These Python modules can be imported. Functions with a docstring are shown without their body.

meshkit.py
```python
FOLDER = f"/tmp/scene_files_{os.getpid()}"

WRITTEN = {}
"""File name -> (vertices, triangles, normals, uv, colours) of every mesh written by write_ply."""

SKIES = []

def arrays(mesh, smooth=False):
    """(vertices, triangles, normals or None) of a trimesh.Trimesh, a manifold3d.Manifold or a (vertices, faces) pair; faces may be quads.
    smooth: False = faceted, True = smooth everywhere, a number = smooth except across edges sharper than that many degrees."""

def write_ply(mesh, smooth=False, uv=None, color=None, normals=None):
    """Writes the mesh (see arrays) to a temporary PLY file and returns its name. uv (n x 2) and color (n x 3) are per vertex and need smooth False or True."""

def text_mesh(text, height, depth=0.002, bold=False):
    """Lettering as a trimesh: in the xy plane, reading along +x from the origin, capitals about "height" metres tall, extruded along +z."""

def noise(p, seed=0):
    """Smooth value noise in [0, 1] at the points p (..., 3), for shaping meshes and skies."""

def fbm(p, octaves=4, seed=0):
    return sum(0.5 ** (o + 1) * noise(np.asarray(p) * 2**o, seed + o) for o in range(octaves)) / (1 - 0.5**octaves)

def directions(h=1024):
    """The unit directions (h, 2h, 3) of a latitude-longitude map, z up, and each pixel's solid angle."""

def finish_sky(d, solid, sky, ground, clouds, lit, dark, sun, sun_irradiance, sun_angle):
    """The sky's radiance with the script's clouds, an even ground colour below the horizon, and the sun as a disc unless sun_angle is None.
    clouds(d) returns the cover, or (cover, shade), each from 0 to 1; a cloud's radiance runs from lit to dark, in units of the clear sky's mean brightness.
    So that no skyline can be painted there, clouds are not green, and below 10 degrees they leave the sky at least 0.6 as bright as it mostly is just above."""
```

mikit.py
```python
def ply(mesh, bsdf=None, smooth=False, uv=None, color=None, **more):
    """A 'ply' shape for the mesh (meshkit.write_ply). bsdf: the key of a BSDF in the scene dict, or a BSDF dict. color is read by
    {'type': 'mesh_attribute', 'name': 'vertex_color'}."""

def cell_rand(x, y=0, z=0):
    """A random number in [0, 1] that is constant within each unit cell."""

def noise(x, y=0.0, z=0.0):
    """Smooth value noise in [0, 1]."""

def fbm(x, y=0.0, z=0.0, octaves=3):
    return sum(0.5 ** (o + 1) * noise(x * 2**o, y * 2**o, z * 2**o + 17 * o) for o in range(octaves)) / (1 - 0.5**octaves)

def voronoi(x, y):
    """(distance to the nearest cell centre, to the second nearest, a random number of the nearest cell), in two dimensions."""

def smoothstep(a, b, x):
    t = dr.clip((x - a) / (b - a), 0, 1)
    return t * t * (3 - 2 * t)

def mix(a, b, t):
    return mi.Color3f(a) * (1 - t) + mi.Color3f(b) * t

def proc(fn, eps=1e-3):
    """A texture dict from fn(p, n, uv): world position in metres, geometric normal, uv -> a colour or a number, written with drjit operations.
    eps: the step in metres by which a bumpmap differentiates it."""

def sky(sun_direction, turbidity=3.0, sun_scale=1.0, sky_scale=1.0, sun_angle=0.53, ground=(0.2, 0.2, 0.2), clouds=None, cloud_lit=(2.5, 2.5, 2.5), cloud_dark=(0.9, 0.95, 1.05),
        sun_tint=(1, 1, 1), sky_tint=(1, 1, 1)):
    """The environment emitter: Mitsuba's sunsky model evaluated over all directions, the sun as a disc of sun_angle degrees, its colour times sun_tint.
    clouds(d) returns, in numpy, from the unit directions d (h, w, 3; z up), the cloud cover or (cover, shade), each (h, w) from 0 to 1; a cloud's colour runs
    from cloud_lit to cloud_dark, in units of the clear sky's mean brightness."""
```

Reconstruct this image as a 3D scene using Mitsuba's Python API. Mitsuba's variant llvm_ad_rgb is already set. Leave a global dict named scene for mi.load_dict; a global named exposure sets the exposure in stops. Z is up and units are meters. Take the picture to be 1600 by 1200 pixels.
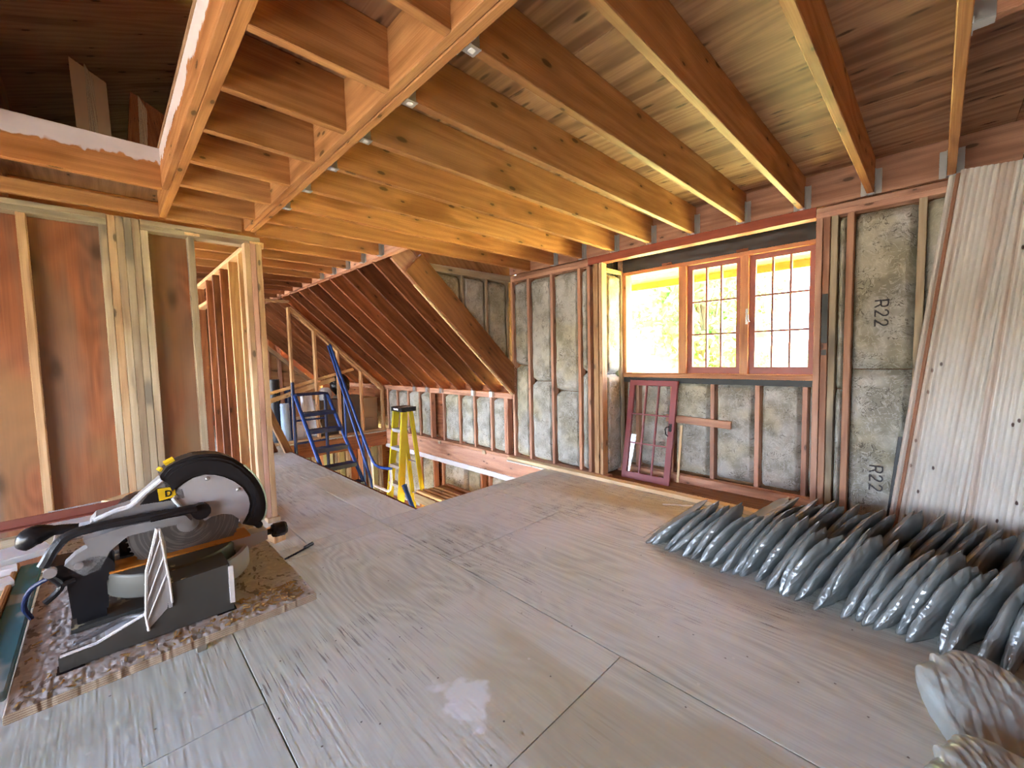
import math, random
import numpy as np, trimesh, mitsuba as mi, drjit as dr
import mikit, meshkit
from mikit import proc, noise, fbm, voronoi, cell_rand, smoothstep, mix
from shapely.geometry import Polygon
from shapely import affinity

random.seed(7)
rng = np.random.default_rng(7)
T = mi.ScalarTransform4f
scene, labels = {}, {}

# ------------------------------------------------------------------ camera, sky, sun, exposure
F_PX, YAW, PITCH, ROLL, EYE = 650.06, -0.795849, -0.0651656, -0.0229199, 1.35
fw = np.array([math.sin(YAW) * math.cos(PITCH), math.cos(YAW) * math.cos(PITCH), math.sin(PITCH)])
rt = np.array([math.cos(YAW), -math.sin(YAW), 0.0])
up_ = np.cross(rt, fw)
cam_up = -rt * math.sin(ROLL) + up_ * math.cos(ROLL)
eye = np.array([0.0, 0.0, EYE])
scene['camera'] = {'type': 'perspective', 'fov': math.degrees(2 * math.atan(800 / F_PX)), 'fov_axis': 'x',
                   'to_world': T().look_at(origin=eye.tolist(), target=(eye + fw).tolist(), up=cam_up.tolist()),
                   'near_clip': 0.02, 'far_clip': 500.0}
SUN = np.array([0.30, 0.42, 0.86]); SUN = SUN / np.linalg.norm(SUN)
scene['sky'] = mikit.sky(SUN.tolist(), turbidity=2.6, sun_scale=0.0, sky_scale=1.55, ground=(0.16, 0.2, 0.08), sky_tint=(1.34, 1.0, 0.95))
scene['sun'] = {'type': 'directional', 'direction': (-SUN).tolist(), 'irradiance': {'type': 'rgb', 'value': [4.0, 3.55, 2.5]}}
exposure = 6.8

# ------------------------------------------------------------------ materials
def wood(base, dark, var=0.2, knot=0.55, tint=(1.0, 0.9, 0.75), stain=None, stain_at=(0.58, 0.8), dens=90.0, blotch=0.0):
    def fn(p, n, uv):
        u, v = uv.x, uv.y
        k = dr.floor(u / 10.0)
        r1, r2 = cell_rand(k, 1), cell_rand(k, 2)
        uu = u - 10.0 * k
        w = fbm(uu * 1.4 + r1 * 37, v * 7 + r2 * 11, 0, 2)
        rings = 0.5 + 0.5 * dr.sin(v * dens * (0.6 + 0.8 * r2) + w * 16 + r1 * 6)
        fine = noise(uu * 7 + r2 * 20, v * 420 + r1 * 90)
        d, _, c = voronoi(uu * 3.6 + r1 * 31, v * 9 + r2 * 17)
        kr = 0.05 + 0.1 * cell_rand(c * 977, 3)
        kn = smoothstep(kr, kr * 0.55, d) * dr.select(c > 1 - knot * 0.55, 1.0, 0.0)
        halo = smoothstep(kr * 3, kr, d) * dr.select(c > 1 - knot * 0.55, 1.0, 0.0)
        soil = smoothstep(0.52, 0.75, fbm(uu * 1.7 + r2 * 40, v * 8 + r1 * 20, 5, 3))
        t = dr.clip(0.4 * rings + 0.5 * fine + 0.55 * (w - 0.35), 0, 1.15)
        col = mix(base, dark, t)
        col = col * (1 - var + 2 * var * r1)
        col = mix(col, col * mi.Color3f(tint), r2)
        col = mix(col, col * mi.Color3f(0.62, 0.5, 0.43), soil * 0.75)
        col = mix(col, col * 0.7, halo * 0.5)
        col = mix(col, col * 0.28, kn * 0.85)
        if stain is not None:
            s = smoothstep(stain_at[0], stain_at[1], fbm(uu * 2.2 + r2 * 50, v * 12 + r1 * 9, 0, 3))
            col = mix(col, stain, s * 0.75)
        return col
    return fn

def principled(key, color, rough=0.6, **more):
    b = {'type': 'principled', 'roughness': rough, **more}
    b['base_color'] = color if isinstance(color, dict) else {'type': 'rgb', 'value': list(color)}
    b.setdefault('specular', 0.35)
    scene[key] = {'type': 'twosided', 'bsdf': b}
    return key

WJ = principled('wood_joist', proc(wood((0.53, 0.28, 0.115), (0.36, 0.15, 0.055), 0.18, 0.6)), 0.55)
_wj = wood((0.53, 0.255, 0.10), (0.38, 0.15, 0.054), 0.1, 0.5)
def dusty_fn(p, n, uv):
    e = 0.11 * (fbm(p.x * 7, p.y * 7, p.z * 7, 4) - 0.5) + 0.03 * noise(p.x * 70, p.y * 70, p.z * 30)
    d = smoothstep(2.545, 2.56, p.z + e)
    return mix(_wj(p, n, uv), mi.Color3f(0.72, 0.64, 0.64), d * 0.9)
WJD = principled('wood_dusty', proc(dusty_fn), 0.7)
WR = principled('wood_red', proc(wood((0.36, 0.135, 0.055), (0.18, 0.06, 0.026), 0.34, 0.6, (0.62, 0.62, 0.66))), 0.6)
WS = principled('wood_stud', proc(wood((0.62, 0.43, 0.25), (0.42, 0.24, 0.12), 0.18, 0.5)), 0.6)
WP = principled('wood_pink', proc(wood((0.56, 0.34, 0.24), (0.38, 0.2, 0.14), 0.18, 0.5)), 0.6)
WM = principled('wood_rafter_pair', proc(wood((0.34, 0.155, 0.062), (0.2, 0.08, 0.034), 0.1, 0.6)), 0.6)
WG = principled('wood_weathered', proc(wood((0.52, 0.42, 0.29), (0.36, 0.26, 0.16), 0.2, 0.5, (0.85, 0.9, 0.9), (0.13, 0.11, 0.09), (0.55, 0.8))), 0.7)
WL = principled('wood_pale', proc(wood((0.8, 0.66, 0.44), (0.64, 0.47, 0.27), 0.1, 0.3)), 0.6)
WO = principled('wood_header', proc(wood((0.36, 0.09, 0.05), (0.27, 0.055, 0.03), 0.08, 0.2)), 0.5)
WB = principled('wood_bay', proc(wood((0.3, 0.18, 0.1), (0.2, 0.11, 0.06), 0.1, 0.3)), 0.65)
WD = principled('wood_dark', proc(wood((0.34, 0.2, 0.11), (0.22, 0.12, 0.06), 0.2, 0.5)), 0.75)

def ply_wall_fn(p, n, uv):
    u, v = uv.x, uv.y
    k = dr.floor(u / 10.0); r = cell_rand(k, 4); uu = u - 10 * k
    w = fbm(uu * 0.9 + r * 40, v * 3.2 + r * 13, 0, 3)
    rings = 0.5 + 0.5 * dr.sin(w * 60 + v * 8)
    fine = noise(uu * 5, v * 260)
    d, _, c = voronoi(uu * 1.3 + r * 9, v * 3.0 + r * 5)
    kn = smoothstep(0.16, 0.02, d) * dr.select(c > 0.45, 1.0, 0.0)
    col = mix((0.36, 0.125, 0.05), (0.2, 0.065, 0.03), 0.4 * rings + 0.4 * fine)
    b = smoothstep(0.42, 0.68, fbm(uu * 1.6 + r * 70, v * 2.6, 3, 3))
    col = mix(col, mi.Color3f(0.3, 0.165, 0.065), b * 0.7)
    st = smoothstep(0.5, 0.75, fbm(uu * 0.8 + 9 * r, v * 9, 8, 3))
    col = mix(col, mi.Color3f(0.2, 0.14, 0.09), st * 0.55)
    return mix(col, col * 0.3, kn * 0.7)
PW = principled('plywood_wall', proc(ply_wall_fn), 0.5)

def ply_ceil_fn(p, n, uv):
    u, v = uv.x, uv.y
    k = dr.floor(u / 10.0); r = cell_rand(k, 5); uu = u - 10 * k
    w = fbm(uu * 0.8 + r * 30, v * 5, 0, 2)
    rings = 0.5 + 0.5 * dr.sin(w * 40 + v * 60)
    col = mix((0.48, 0.29, 0.165), (0.3, 0.155, 0.08), 0.45 * rings + 0.45 * noise(uu * 4, v * 190))
    s = smoothstep(0.5, 0.78, fbm(uu * 1.2 + r * 60, v * 14, 2, 3))
    col = mix(col, mi.Color3f(0.2, 0.09, 0.05), s * 0.85)
    d, _, c = voronoi(uu * 4 + r * 9, v * 14)
    kn = smoothstep(0.2, 0.06, d) * dr.select(c > 0.62, 1.0, 0.0)
    col = mix(col, mi.Color3f(0.07, 0.035, 0.025), kn * 0.8)
    return col * (0.85 + 0.3 * r)
PC = principled('plywood_ceiling', proc(ply_ceil_fn), 0.6)

def floor_fn(p, n, uv):
    u, v = uv.x, uv.y
    k = dr.floor(u / 10.0); r = cell_rand(k, 6); uu = u - 10 * k
    w = fbm(uu * 0.9 + r * 30, v * 2.6 + r * 8, 0, 3)
    rings = 0.5 + 0.5 * dr.sin(w * 70 + v * 70)
    streak = noise(uu * 5 + r * 9, v * 150)
    col = mix((0.58, 0.59, 0.51), (0.41, 0.41, 0.34), 0.45 * rings + 0.6 * streak)
    crack = smoothstep(0.74, 0.86, noise(uu * 7 + 3, v * 230)) * smoothstep(0.45, 0.65, fbm(p.x * 1.7, p.y * 1.7, 4, 2))
    col = mix(col, mi.Color3f(0.13, 0.11, 0.09), crack * 0.8)
    dust = smoothstep(0.42, 0.7, fbm(p.x * 1.3 + 5, p.y * 1.3, 2, 4))
    col = mix(col, mi.Color3f(0.6, 0.59, 0.56), dust * 0.5)
    stain = smoothstep(0.58, 0.72, fbm(p.x * 0.75 + 2.3, p.y * 1.9 + 7.7, 6, 3))
    col = mix(col, mi.Color3f(0.40, 0.33, 0.18), stain * 0.55)
    d, _, c = voronoi(p.x * 9, p.y * 9)
    speck = smoothstep(0.05, 0.02, d) * dr.select(c > 0.86, 1.0, 0.0)
    col = mix(col, mi.Color3f(0.09, 0.075, 0.06), speck * 0.85)
    d2, _, c2 = voronoi(p.x * 5 + 40, p.y * 5)
    flake = smoothstep(0.04, 0.025, d2) * dr.select(c2 > 0.9, 1.0, 0.0)
    col = mix(col, mi.Color3f(0.62, 0.6, 0.55), flake * 0.7)
    sp = smoothstep(0.02, -0.015, dr.sqrt(dr.square((p.x + 1.27) * 0.8) + dr.square(p.y - 0.93)) - 0.04 - 0.2 * (fbm(p.x * 9, p.y * 9, 3, 4) - 0.32))
    col = mix(col, mi.Color3f(0.74, 0.75, 0.77), sp * 0.8)
    return col * (0.93 + 0.14 * r)
def floor_bump(p, n, uv):
    return 0.0012 * noise(uv.x * 6, uv.y * 150) + 0.0012 * fbm(p.x * 60, p.y * 60, 0, 2)
scene['plywood_floor'] = {'type': 'twosided', 'bsdf': {'type': 'bumpmap', 'arbitrary': proc(floor_bump), 'scale': 1.0,
    'bsdf': {'type': 'principled', 'base_color': proc(floor_fn), 'roughness': 0.62, 'specular': 0.3}}}
PF = 'plywood_floor'

def bench_fn(p, n, uv):
    wx_ = 0.05 * (fbm(p.x * 9, p.y * 9, 0, 3) - 0.5); wy_ = 0.05 * (fbm(p.x * 9, p.y * 9, 5, 3) - 0.5)
    x, y = p.x + wx_, p.y + wy_
    col = mix((0.56, 0.53, 0.5), (0.42, 0.39, 0.37), fbm(x * 60, y * 14, 0, 3))
    ch = smoothstep(0.52, 0.66, fbm(x * 95 + y * 30, y * 95 - x * 40, 2, 3))
    ch2 = smoothstep(0.6, 0.7, fbm(x * 40 - y * 50, y * 90 + x * 20, 7, 3))
    col = mix(col, mi.Color3f(0.62, 0.58, 0.54), ch * 0.6)
    col = mix(col, mi.Color3f(0.12, 0.09, 0.07), ch2 * 0.7)
    dust = smoothstep(0.5, 0.6, fbm(p.x * 5 + 3.1, p.y * 5 + 1.7, 1, 3)) * smoothstep(0.1, 0.2, p.y)
    col = mix(col, mix((0.4, 0.25, 0.09), (0.17, 0.09, 0.03), fbm(x * 110, y * 110, 0, 2)), dust * 0.9)
    plies = mix((0.42, 0.34, 0.25), (0.27, 0.2, 0.14), smoothstep(0.35, 0.65, 0.5 + 0.5 * dr.sin(p.z * 1400 + 3 * noise(p.x * 20, p.y * 20))))
    return dr.select(dr.abs(n.z) < 0.5, plies, col)
def bench_bump(p, n, uv):
    return 0.003 * noise(p.x * 70, p.y * 160) + 0.003 * noise(p.x * 160, p.y * 70)
scene['bench_ply'] = {'type': 'twosided', 'bsdf': {'type': 'bumpmap', 'arbitrary': proc(bench_bump), 'scale': 1.0,
    'bsdf': {'type': 'principled', 'base_color': proc(bench_fn), 'roughness': 0.7, 'specular': 0.25}}}

def batt_fn(p, n, uv):
    a = fbm(uv.x * 9, uv.y * 9, 1, 4)
    w1, w2 = fbm(uv.x * 16, uv.y * 16, 5, 2) - 0.5, fbm(uv.x * 16, uv.y * 16, 9, 2) - 0.5
    x, y = uv.x + 0.07 * w1, uv.y + 0.07 * w2
    f1 = 1 - dr.abs(2 * fbm(x * 42 + y * 12, y * 42 - x * 10, 2, 3) - 1)
    f2 = 1 - dr.abs(2 * fbm(x * 36 - y * 20, y * 40 + x * 16, 6, 3) - 1)
    col = mix((0.46, 0.45, 0.40), (0.27, 0.26, 0.21), smoothstep(0.3, 0.72, a))
    col = mix(col, mi.Color3f(0.6, 0.59, 0.56), smoothstep(0.86, 0.98, f1) * 0.55)
    col = mix(col, mi.Color3f(0.10, 0.09, 0.07), smoothstep(0.9, 0.99, f2) * smoothstep(0.42, 0.62, fbm(uv.x * 13, uv.y * 13, 3, 2)) * 0.85)
    yl = smoothstep(0.5, 0.72, fbm(uv.x * 3 + 4, uv.y * 3, 7, 3))
    return mix(col, col * mi.Color3f(0.98, 0.92, 0.72), yl * 0.7)
def batt_bump(p, n, uv):
    w1, w2 = fbm(uv.x * 16, uv.y * 16, 5, 2) - 0.5, fbm(uv.x * 16, uv.y * 16, 9, 2) - 0.5
    x, y = uv.x + 0.07 * w1, uv.y + 0.07 * w2
    return 0.012 * fbm(x * 40 + y * 14, y * 40 - x * 12, 2, 3) + 0.008 * fbm(uv.x * 25, uv.y * 25, 0, 2)
scene['insulation'] = {'type': 'twosided', 'bsdf': {'type': 'bumpmap', 'arbitrary': proc(batt_bump), 'scale': 1.0,
    'bsdf': {'type': 'principled', 'base_color': proc(batt_fn), 'roughness': 0.9, 'specular': 0.1}}}
IN = 'insulation'

def paper_fn(p, n, uv):
    return mix((0.022, 0.027, 0.027), (0.05, 0.056, 0.055), fbm(p.x * 6, p.y * 6, p.z * 14, 3))
BP = principled('building_paper', proc(paper_fn), 0.5)
GV = principled('galvanised', (0.5, 0.53, 0.55), 0.32, metallic=0.85)
ST = principled('sash_paint', (0.26, 0.075, 0.08), 0.42)
SW = principled('window_wood', proc(wood((0.62, 0.33, 0.16), (0.45, 0.2, 0.1), 0.06, 0.15)), 0.45)
SR = principled('window_sash_paint', (0.33, 0.13, 0.11), 0.45)
scene['pane_glass'] = {'type': 'thindielectric', 'int_ior': 1.5}
PG = 'pane_glass'
YF = principled('yellow_fibreglass', (0.55, 0.45, 0.02), 0.38)
DK = principled('dark_plastic', (0.018, 0.019, 0.022), 0.4)
BK = principled('black_plastic', (0.012, 0.012, 0.014), 0.3)
PLT = principled('guard_steel', (0.5, 0.5, 0.53), 0.45, metallic=0.25)
STEP = principled('step_grey', (0.5, 0.51, 0.53), 0.45, metallic=0.3)
AL = principled('aluminium', (0.55, 0.56, 0.58), 0.35, metallic=0.8)
BL = principled('blue_paint', (0.018, 0.055, 0.22), 0.3)
BD = principled('blue_paint_dark', (0.012, 0.022, 0.075), 0.4)
CAST = principled('saw_casting', (0.42, 0.42, 0.43), 0.36, metallic=0.35)
GREY = principled('saw_grey', (0.3, 0.3, 0.31), 0.4, metallic=0.3)
def base_fn(p, n, uv):
    c = smoothstep(0.62, 0.7, noise(p.x * 110, p.y * 110, p.z * 60)) * smoothstep(0.45, 0.6, fbm(p.x * 12, p.y * 12, 2, 2)) * smoothstep(0.7, 0.95, n.z)
    return mix((0.075, 0.075, 0.068), (0.5, 0.46, 0.3), c)
SB = principled('saw_base', proc(base_fn), 0.45, metallic=0.2)
def blade_fn(p, n, uv):
    r = dr.sqrt(dr.square(p.y - 0.135) + dr.square(p.z - 0.93))
    return mix((0.17, 0.165, 0.16), (0.25, 0.243, 0.23), smoothstep(0.45, 0.8, noise(r * 420, dr.atan2(p.z - 0.93, p.y - 0.135) * 2.0)))
BLD = principled('blade_steel', proc(blade_fn), 0.4, metallic=0.7)
ORG = principled('saw_orange', (0.55, 0.2, 0.03), 0.5)
YEL = principled('saw_yellow', (0.75, 0.5, 0.02), 0.45)
RUST = principled('red_steel', (0.23, 0.07, 0.05), 0.55)
WHT = principled('white_paper', (0.72, 0.72, 0.74), 0.6)
def teal_fn(p, n, uv):
    return mix((0.05, 0.2, 0.24), (0.3, 0.36, 0.36), smoothstep(0.6, 0.75, fbm(p.x * 9, p.y * 20, 0, 3)))
TEAL = principled('teal_paint', proc(teal_fn), 0.5)
def corr_fn(p, n, uv):
    a = fbm(p.x * 3, p.z * 1.4, 1, 3)
    col = mix((0.66, 0.63, 0.58), (0.56, 0.52, 0.47), a)
    d, _, c = voronoi(p.x * 12, p.z * 6)
    sp = smoothstep(0.1, 0.05, d) * dr.select(c > 0.9, 1.0, 0.0)
    col = mix(col, mi.Color3f(0.08, 0.05, 0.04), sp)
    st = smoothstep(0.62, 0.72, noise(uv.x * 38 + 3, uv.y * 0.3))
    return mix(col, mi.Color3f(0.45, 0.3, 0.22), st * 0.4)
CO = principled('corrugated_plastic', proc(corr_fn), 0.38)
CB = principled('corrugated_brown', (0.3, 0.14, 0.08), 0.5)
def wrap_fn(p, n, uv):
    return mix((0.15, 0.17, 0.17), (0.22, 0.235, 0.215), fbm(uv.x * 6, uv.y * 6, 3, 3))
def wrap_bump(p, n, uv):
    return 0.006 * noise(uv.x * 9 + uv.y * 6, uv.y * 55 - uv.x * 22) + 0.004 * noise(uv.x * 70, uv.y * 26) + 0.009 * fbm(uv.x * 18, uv.y * 18, 3, 3)
scene['plastic_wrap'] = {'type': 'twosided', 'bsdf': {'type': 'bumpmap', 'arbitrary': proc(wrap_bump), 'scale': 1.0,
    'bsdf': {'type': 'principled', 'base_color': proc(wrap_fn), 'roughness': 0.24, 'specular': 0.8, 'clearcoat': 1.0, 'clearcoat_gloss': 0.96}}}
PWR = 'plastic_wrap'
CARD = principled('cardboard', (0.42, 0.29, 0.17), 0.8)
def leaf_fn(p, n, uv):
    r = cell_rand(dr.floor(p.x * 3), dr.floor(p.y * 3), dr.floor(p.z * 3))
    return mix((0.16, 0.32, 0.10), (0.3, 0.46, 0.18), r)
scene['leaf'] = {'type': 'principledthin', 'base_color': proc(leaf_fn), 'roughness': 0.5, 'diff_trans': 0.9}
BARK = principled('bark', (0.12, 0.09, 0.06), 0.9)
def grass_fn(p, n, uv):
    return mix((0.5, 0.48, 0.24), (0.32, 0.36, 0.13), fbm(p.x * 0.6, p.y * 0.6, 0, 4))
GR = principled('grass', proc(grass_fn), 0.9)
SOF = principled('soffit_wood', proc(wood((0.36, 0.22, 0.05), (0.28, 0.16, 0.035), 0.06, 0.2)), 0.6)
SHEET = principled('white_sheet', (0.7, 0.74, 0.8), 0.35)
BAR = principled('barrel_blue', (0.3, 0.42, 0.6), 0.4)
PALEG = principled('pale_green', (0.5, 0.58, 0.42), 0.5)
INK = principled('ink', (0.045, 0.045, 0.05), 0.7)
STONE = principled('grey_box', (0.14, 0.12, 0.1), 0.8)

# ------------------------------------------------------------------ helpers
def num(key):
    if key not in scene and key not in labels:
        return key
    k = 1
    while f'{key}_{k:03d}' in scene or f'{key}_{k:03d}' in labels:
        k += 1
    return f'{key}_{k:03d}'

def put(name, mesh, mat, parent=None, smooth=False, uv=None, **more):
    key = num(f'{parent}__{name}' if parent else name)
    scene[key] = mikit.ply(mesh, mat, smooth=smooth, uv=uv, **more)
    labels.setdefault(key, {})
    return key

def place(name, d, parent=None):
    key = num(f'{parent}__{name}' if parent else name)
    scene[key] = d
    labels.setdefault(key, {})
    return key

def thing(name, label, cat, group=None):
    key = num(name)
    labels[key] = {'label': label, 'category': cat}
    if group: labels[key]['group'] = group
    return key

def struct(name, label):
    labels[name] = {'label': label, 'kind': 'structure'}
    return name

_bid = [0]
def nv(v):
    v = np.asarray(v, float); return v / np.linalg.norm(v)

def prism(a, b, w, h, up=(0, 0, 1), ch=0.003):
    """A chamfered bar from a to b, w across, h along up, with uv in metres along the bar."""
    a, b = np.asarray(a, float), np.asarray(b, float)
    d = b - a; L = np.linalg.norm(d); d = d / L
    s = nv(np.cross(d, up)); t = np.cross(s, d)
    x, y = w / 2, h / 2
    c = min(ch, 0.3 * min(w, h))
    ring = np.array([(x, -y + c), (x, y - c), (x - c, y), (-x + c, y), (-x, y - c), (-x, -y + c), (-x + c, -y), (x - c, -y)])
    _bid[0] += 1
    u0 = 10.0 * (_bid[0] % 900)
    V, UV, Fc = [], [], []
    per = 0.0
    for i in range(8):
        p, q = ring[i], ring[(i + 1) % 8]
        l = np.hypot(*(q - p)); n = len(V)
        for (e, u) in ((a, 0.0), (b, L)):
            for (r, vv) in ((p, per), (q, per + l)):
                V.append(e + s * r[0] + t * r[1]); UV.append((u0 + u, vv))
        Fc += [(n, n + 2, n + 3), (n, n + 3, n + 1)]
        per += l
    for e, u, flip in ((a, 0.0, 0), (b, L, 1)):
        n = len(V)
        for r in ring:
            V.append(e + s * r[0] + t * r[1]); UV.append((u0 + u + 0.15 * abs(r[1]), 0.4 + r[0]))
        for i in range(1, 7):
            Fc.append((n, n + i, n + i + 1) if flip == 0 else (n, n + i + 1, n + i))
    return (np.array(V), np.array(Fc)), np.array(UV)

def board(name, a, b, w, h, mat, parent=None, up=(0, 0, 1), ch=0.003):
    m, uv = prism(a, b, w, h, up, ch)
    return put(name, m, mat, parent, uv=uv)

def box(name, lo, hi, mat, parent=None, axis=None, ch=0.003):
    """A board that fills the box lo..hi, grain along its longest side or the axis given."""
    lo, hi = np.asarray(lo, float), np.asarray(hi, float)
    s = hi - lo; c = (lo + hi) / 2
    k = int(np.argmax(s)) if axis is None else axis
    a, b = c.copy(), c.copy(); a[k], b[k] = lo[k], hi[k]
    if k == 2: return board(name, a, b, s[0], s[1], mat, parent, (0, 1, 0), ch)
    if k == 0: return board(name, a, b, s[1], s[2], mat, parent, (0, 0, 1), ch)
    return board(name, a, b, s[0], s[2], mat, parent, (0, 0, 1), ch)

def tube(pts, r, n=10, closed_ends=True):
    pts = np.asarray(pts, float)
    V, Fc = [], []
    ref = np.array([0.3, 0.2, 0.93])
    for i, p in enumerate(pts):
        d = nv(pts[min(i + 1, len(pts) - 1)] - pts[max(i - 1, 0)])
        s = np.cross(d, ref)
        if np.linalg.norm(s) < 1e-3: s = np.cross(d, (1, 0, 0))
        s = nv(s); t = np.cross(s, d)
        rr = r[i] if hasattr(r, '__len__') else r
        for k in range(n):
            an = 2 * math.pi * k / n
            V.append(p + rr * (math.cos(an) * s + math.sin(an) * t))
    for i in range(len(pts) - 1):
        for k in range(n):
            a, b = i * n + k, i * n + (k + 1) % n
            Fc += [(a, a + n, b + n), (a, b + n, b)]
    if closed_ends:
        for base, o in ((0, 1), ((len(pts) - 1) * n, 0)):
            for k in range(1, n - 1):
                Fc.append((base, base + k, base + k + 1) if o else (base, base + k + 1, base + k))
    return trimesh.Trimesh(np.array(V), np.array(Fc), process=False)

def smooth_path(pts, n=8):
    pts = np.asarray(pts, float); out = []
    P = np.vstack([2 * pts[0] - pts[1], pts, 2 * pts[-1] - pts[-2]])
    for i in range(1, len(P) - 2):
        for t in np.linspace(0, 1, n, endpoint=False):
            a, b, c, d = P[i - 1], P[i], P[i + 1], P[i + 2]
            out.append(0.5 * (2 * b + (c - a) * t + (2 * a - 5 * b + 4 * c - d) * t * t + (3 * b - a - 3 * c + d) * t ** 3))
    return np.array(out + [pts[-1]])

def lathe(profile, n=32):
    m = trimesh.creation.revolve(np.asarray(profile, float), sections=n)
    return m

def yz_plate(poly, x0, x1):
    """A plate whose outline is given in (y, z), between x0 and x1."""
    g = poly if isinstance(poly, Polygon) else Polygon(poly)
    g = g.buffer(0)
    m = trimesh.creation.extrude_polygon(g, x1 - x0, engine='earcut')
    v = m.vertices
    m.vertices = np.stack([x0 + v[:, 2], v[:, 0], v[:, 1]], 1)
    return m

def cat(ms): return trimesh.util.concatenate(ms)
def bx(lo, hi):
    lo, hi = np.asarray(lo, float), np.asarray(hi, float)
    return trimesh.creation.box(extents=hi - lo, transform=trimesh.transformations.translation_matrix((lo + hi) / 2))

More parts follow.
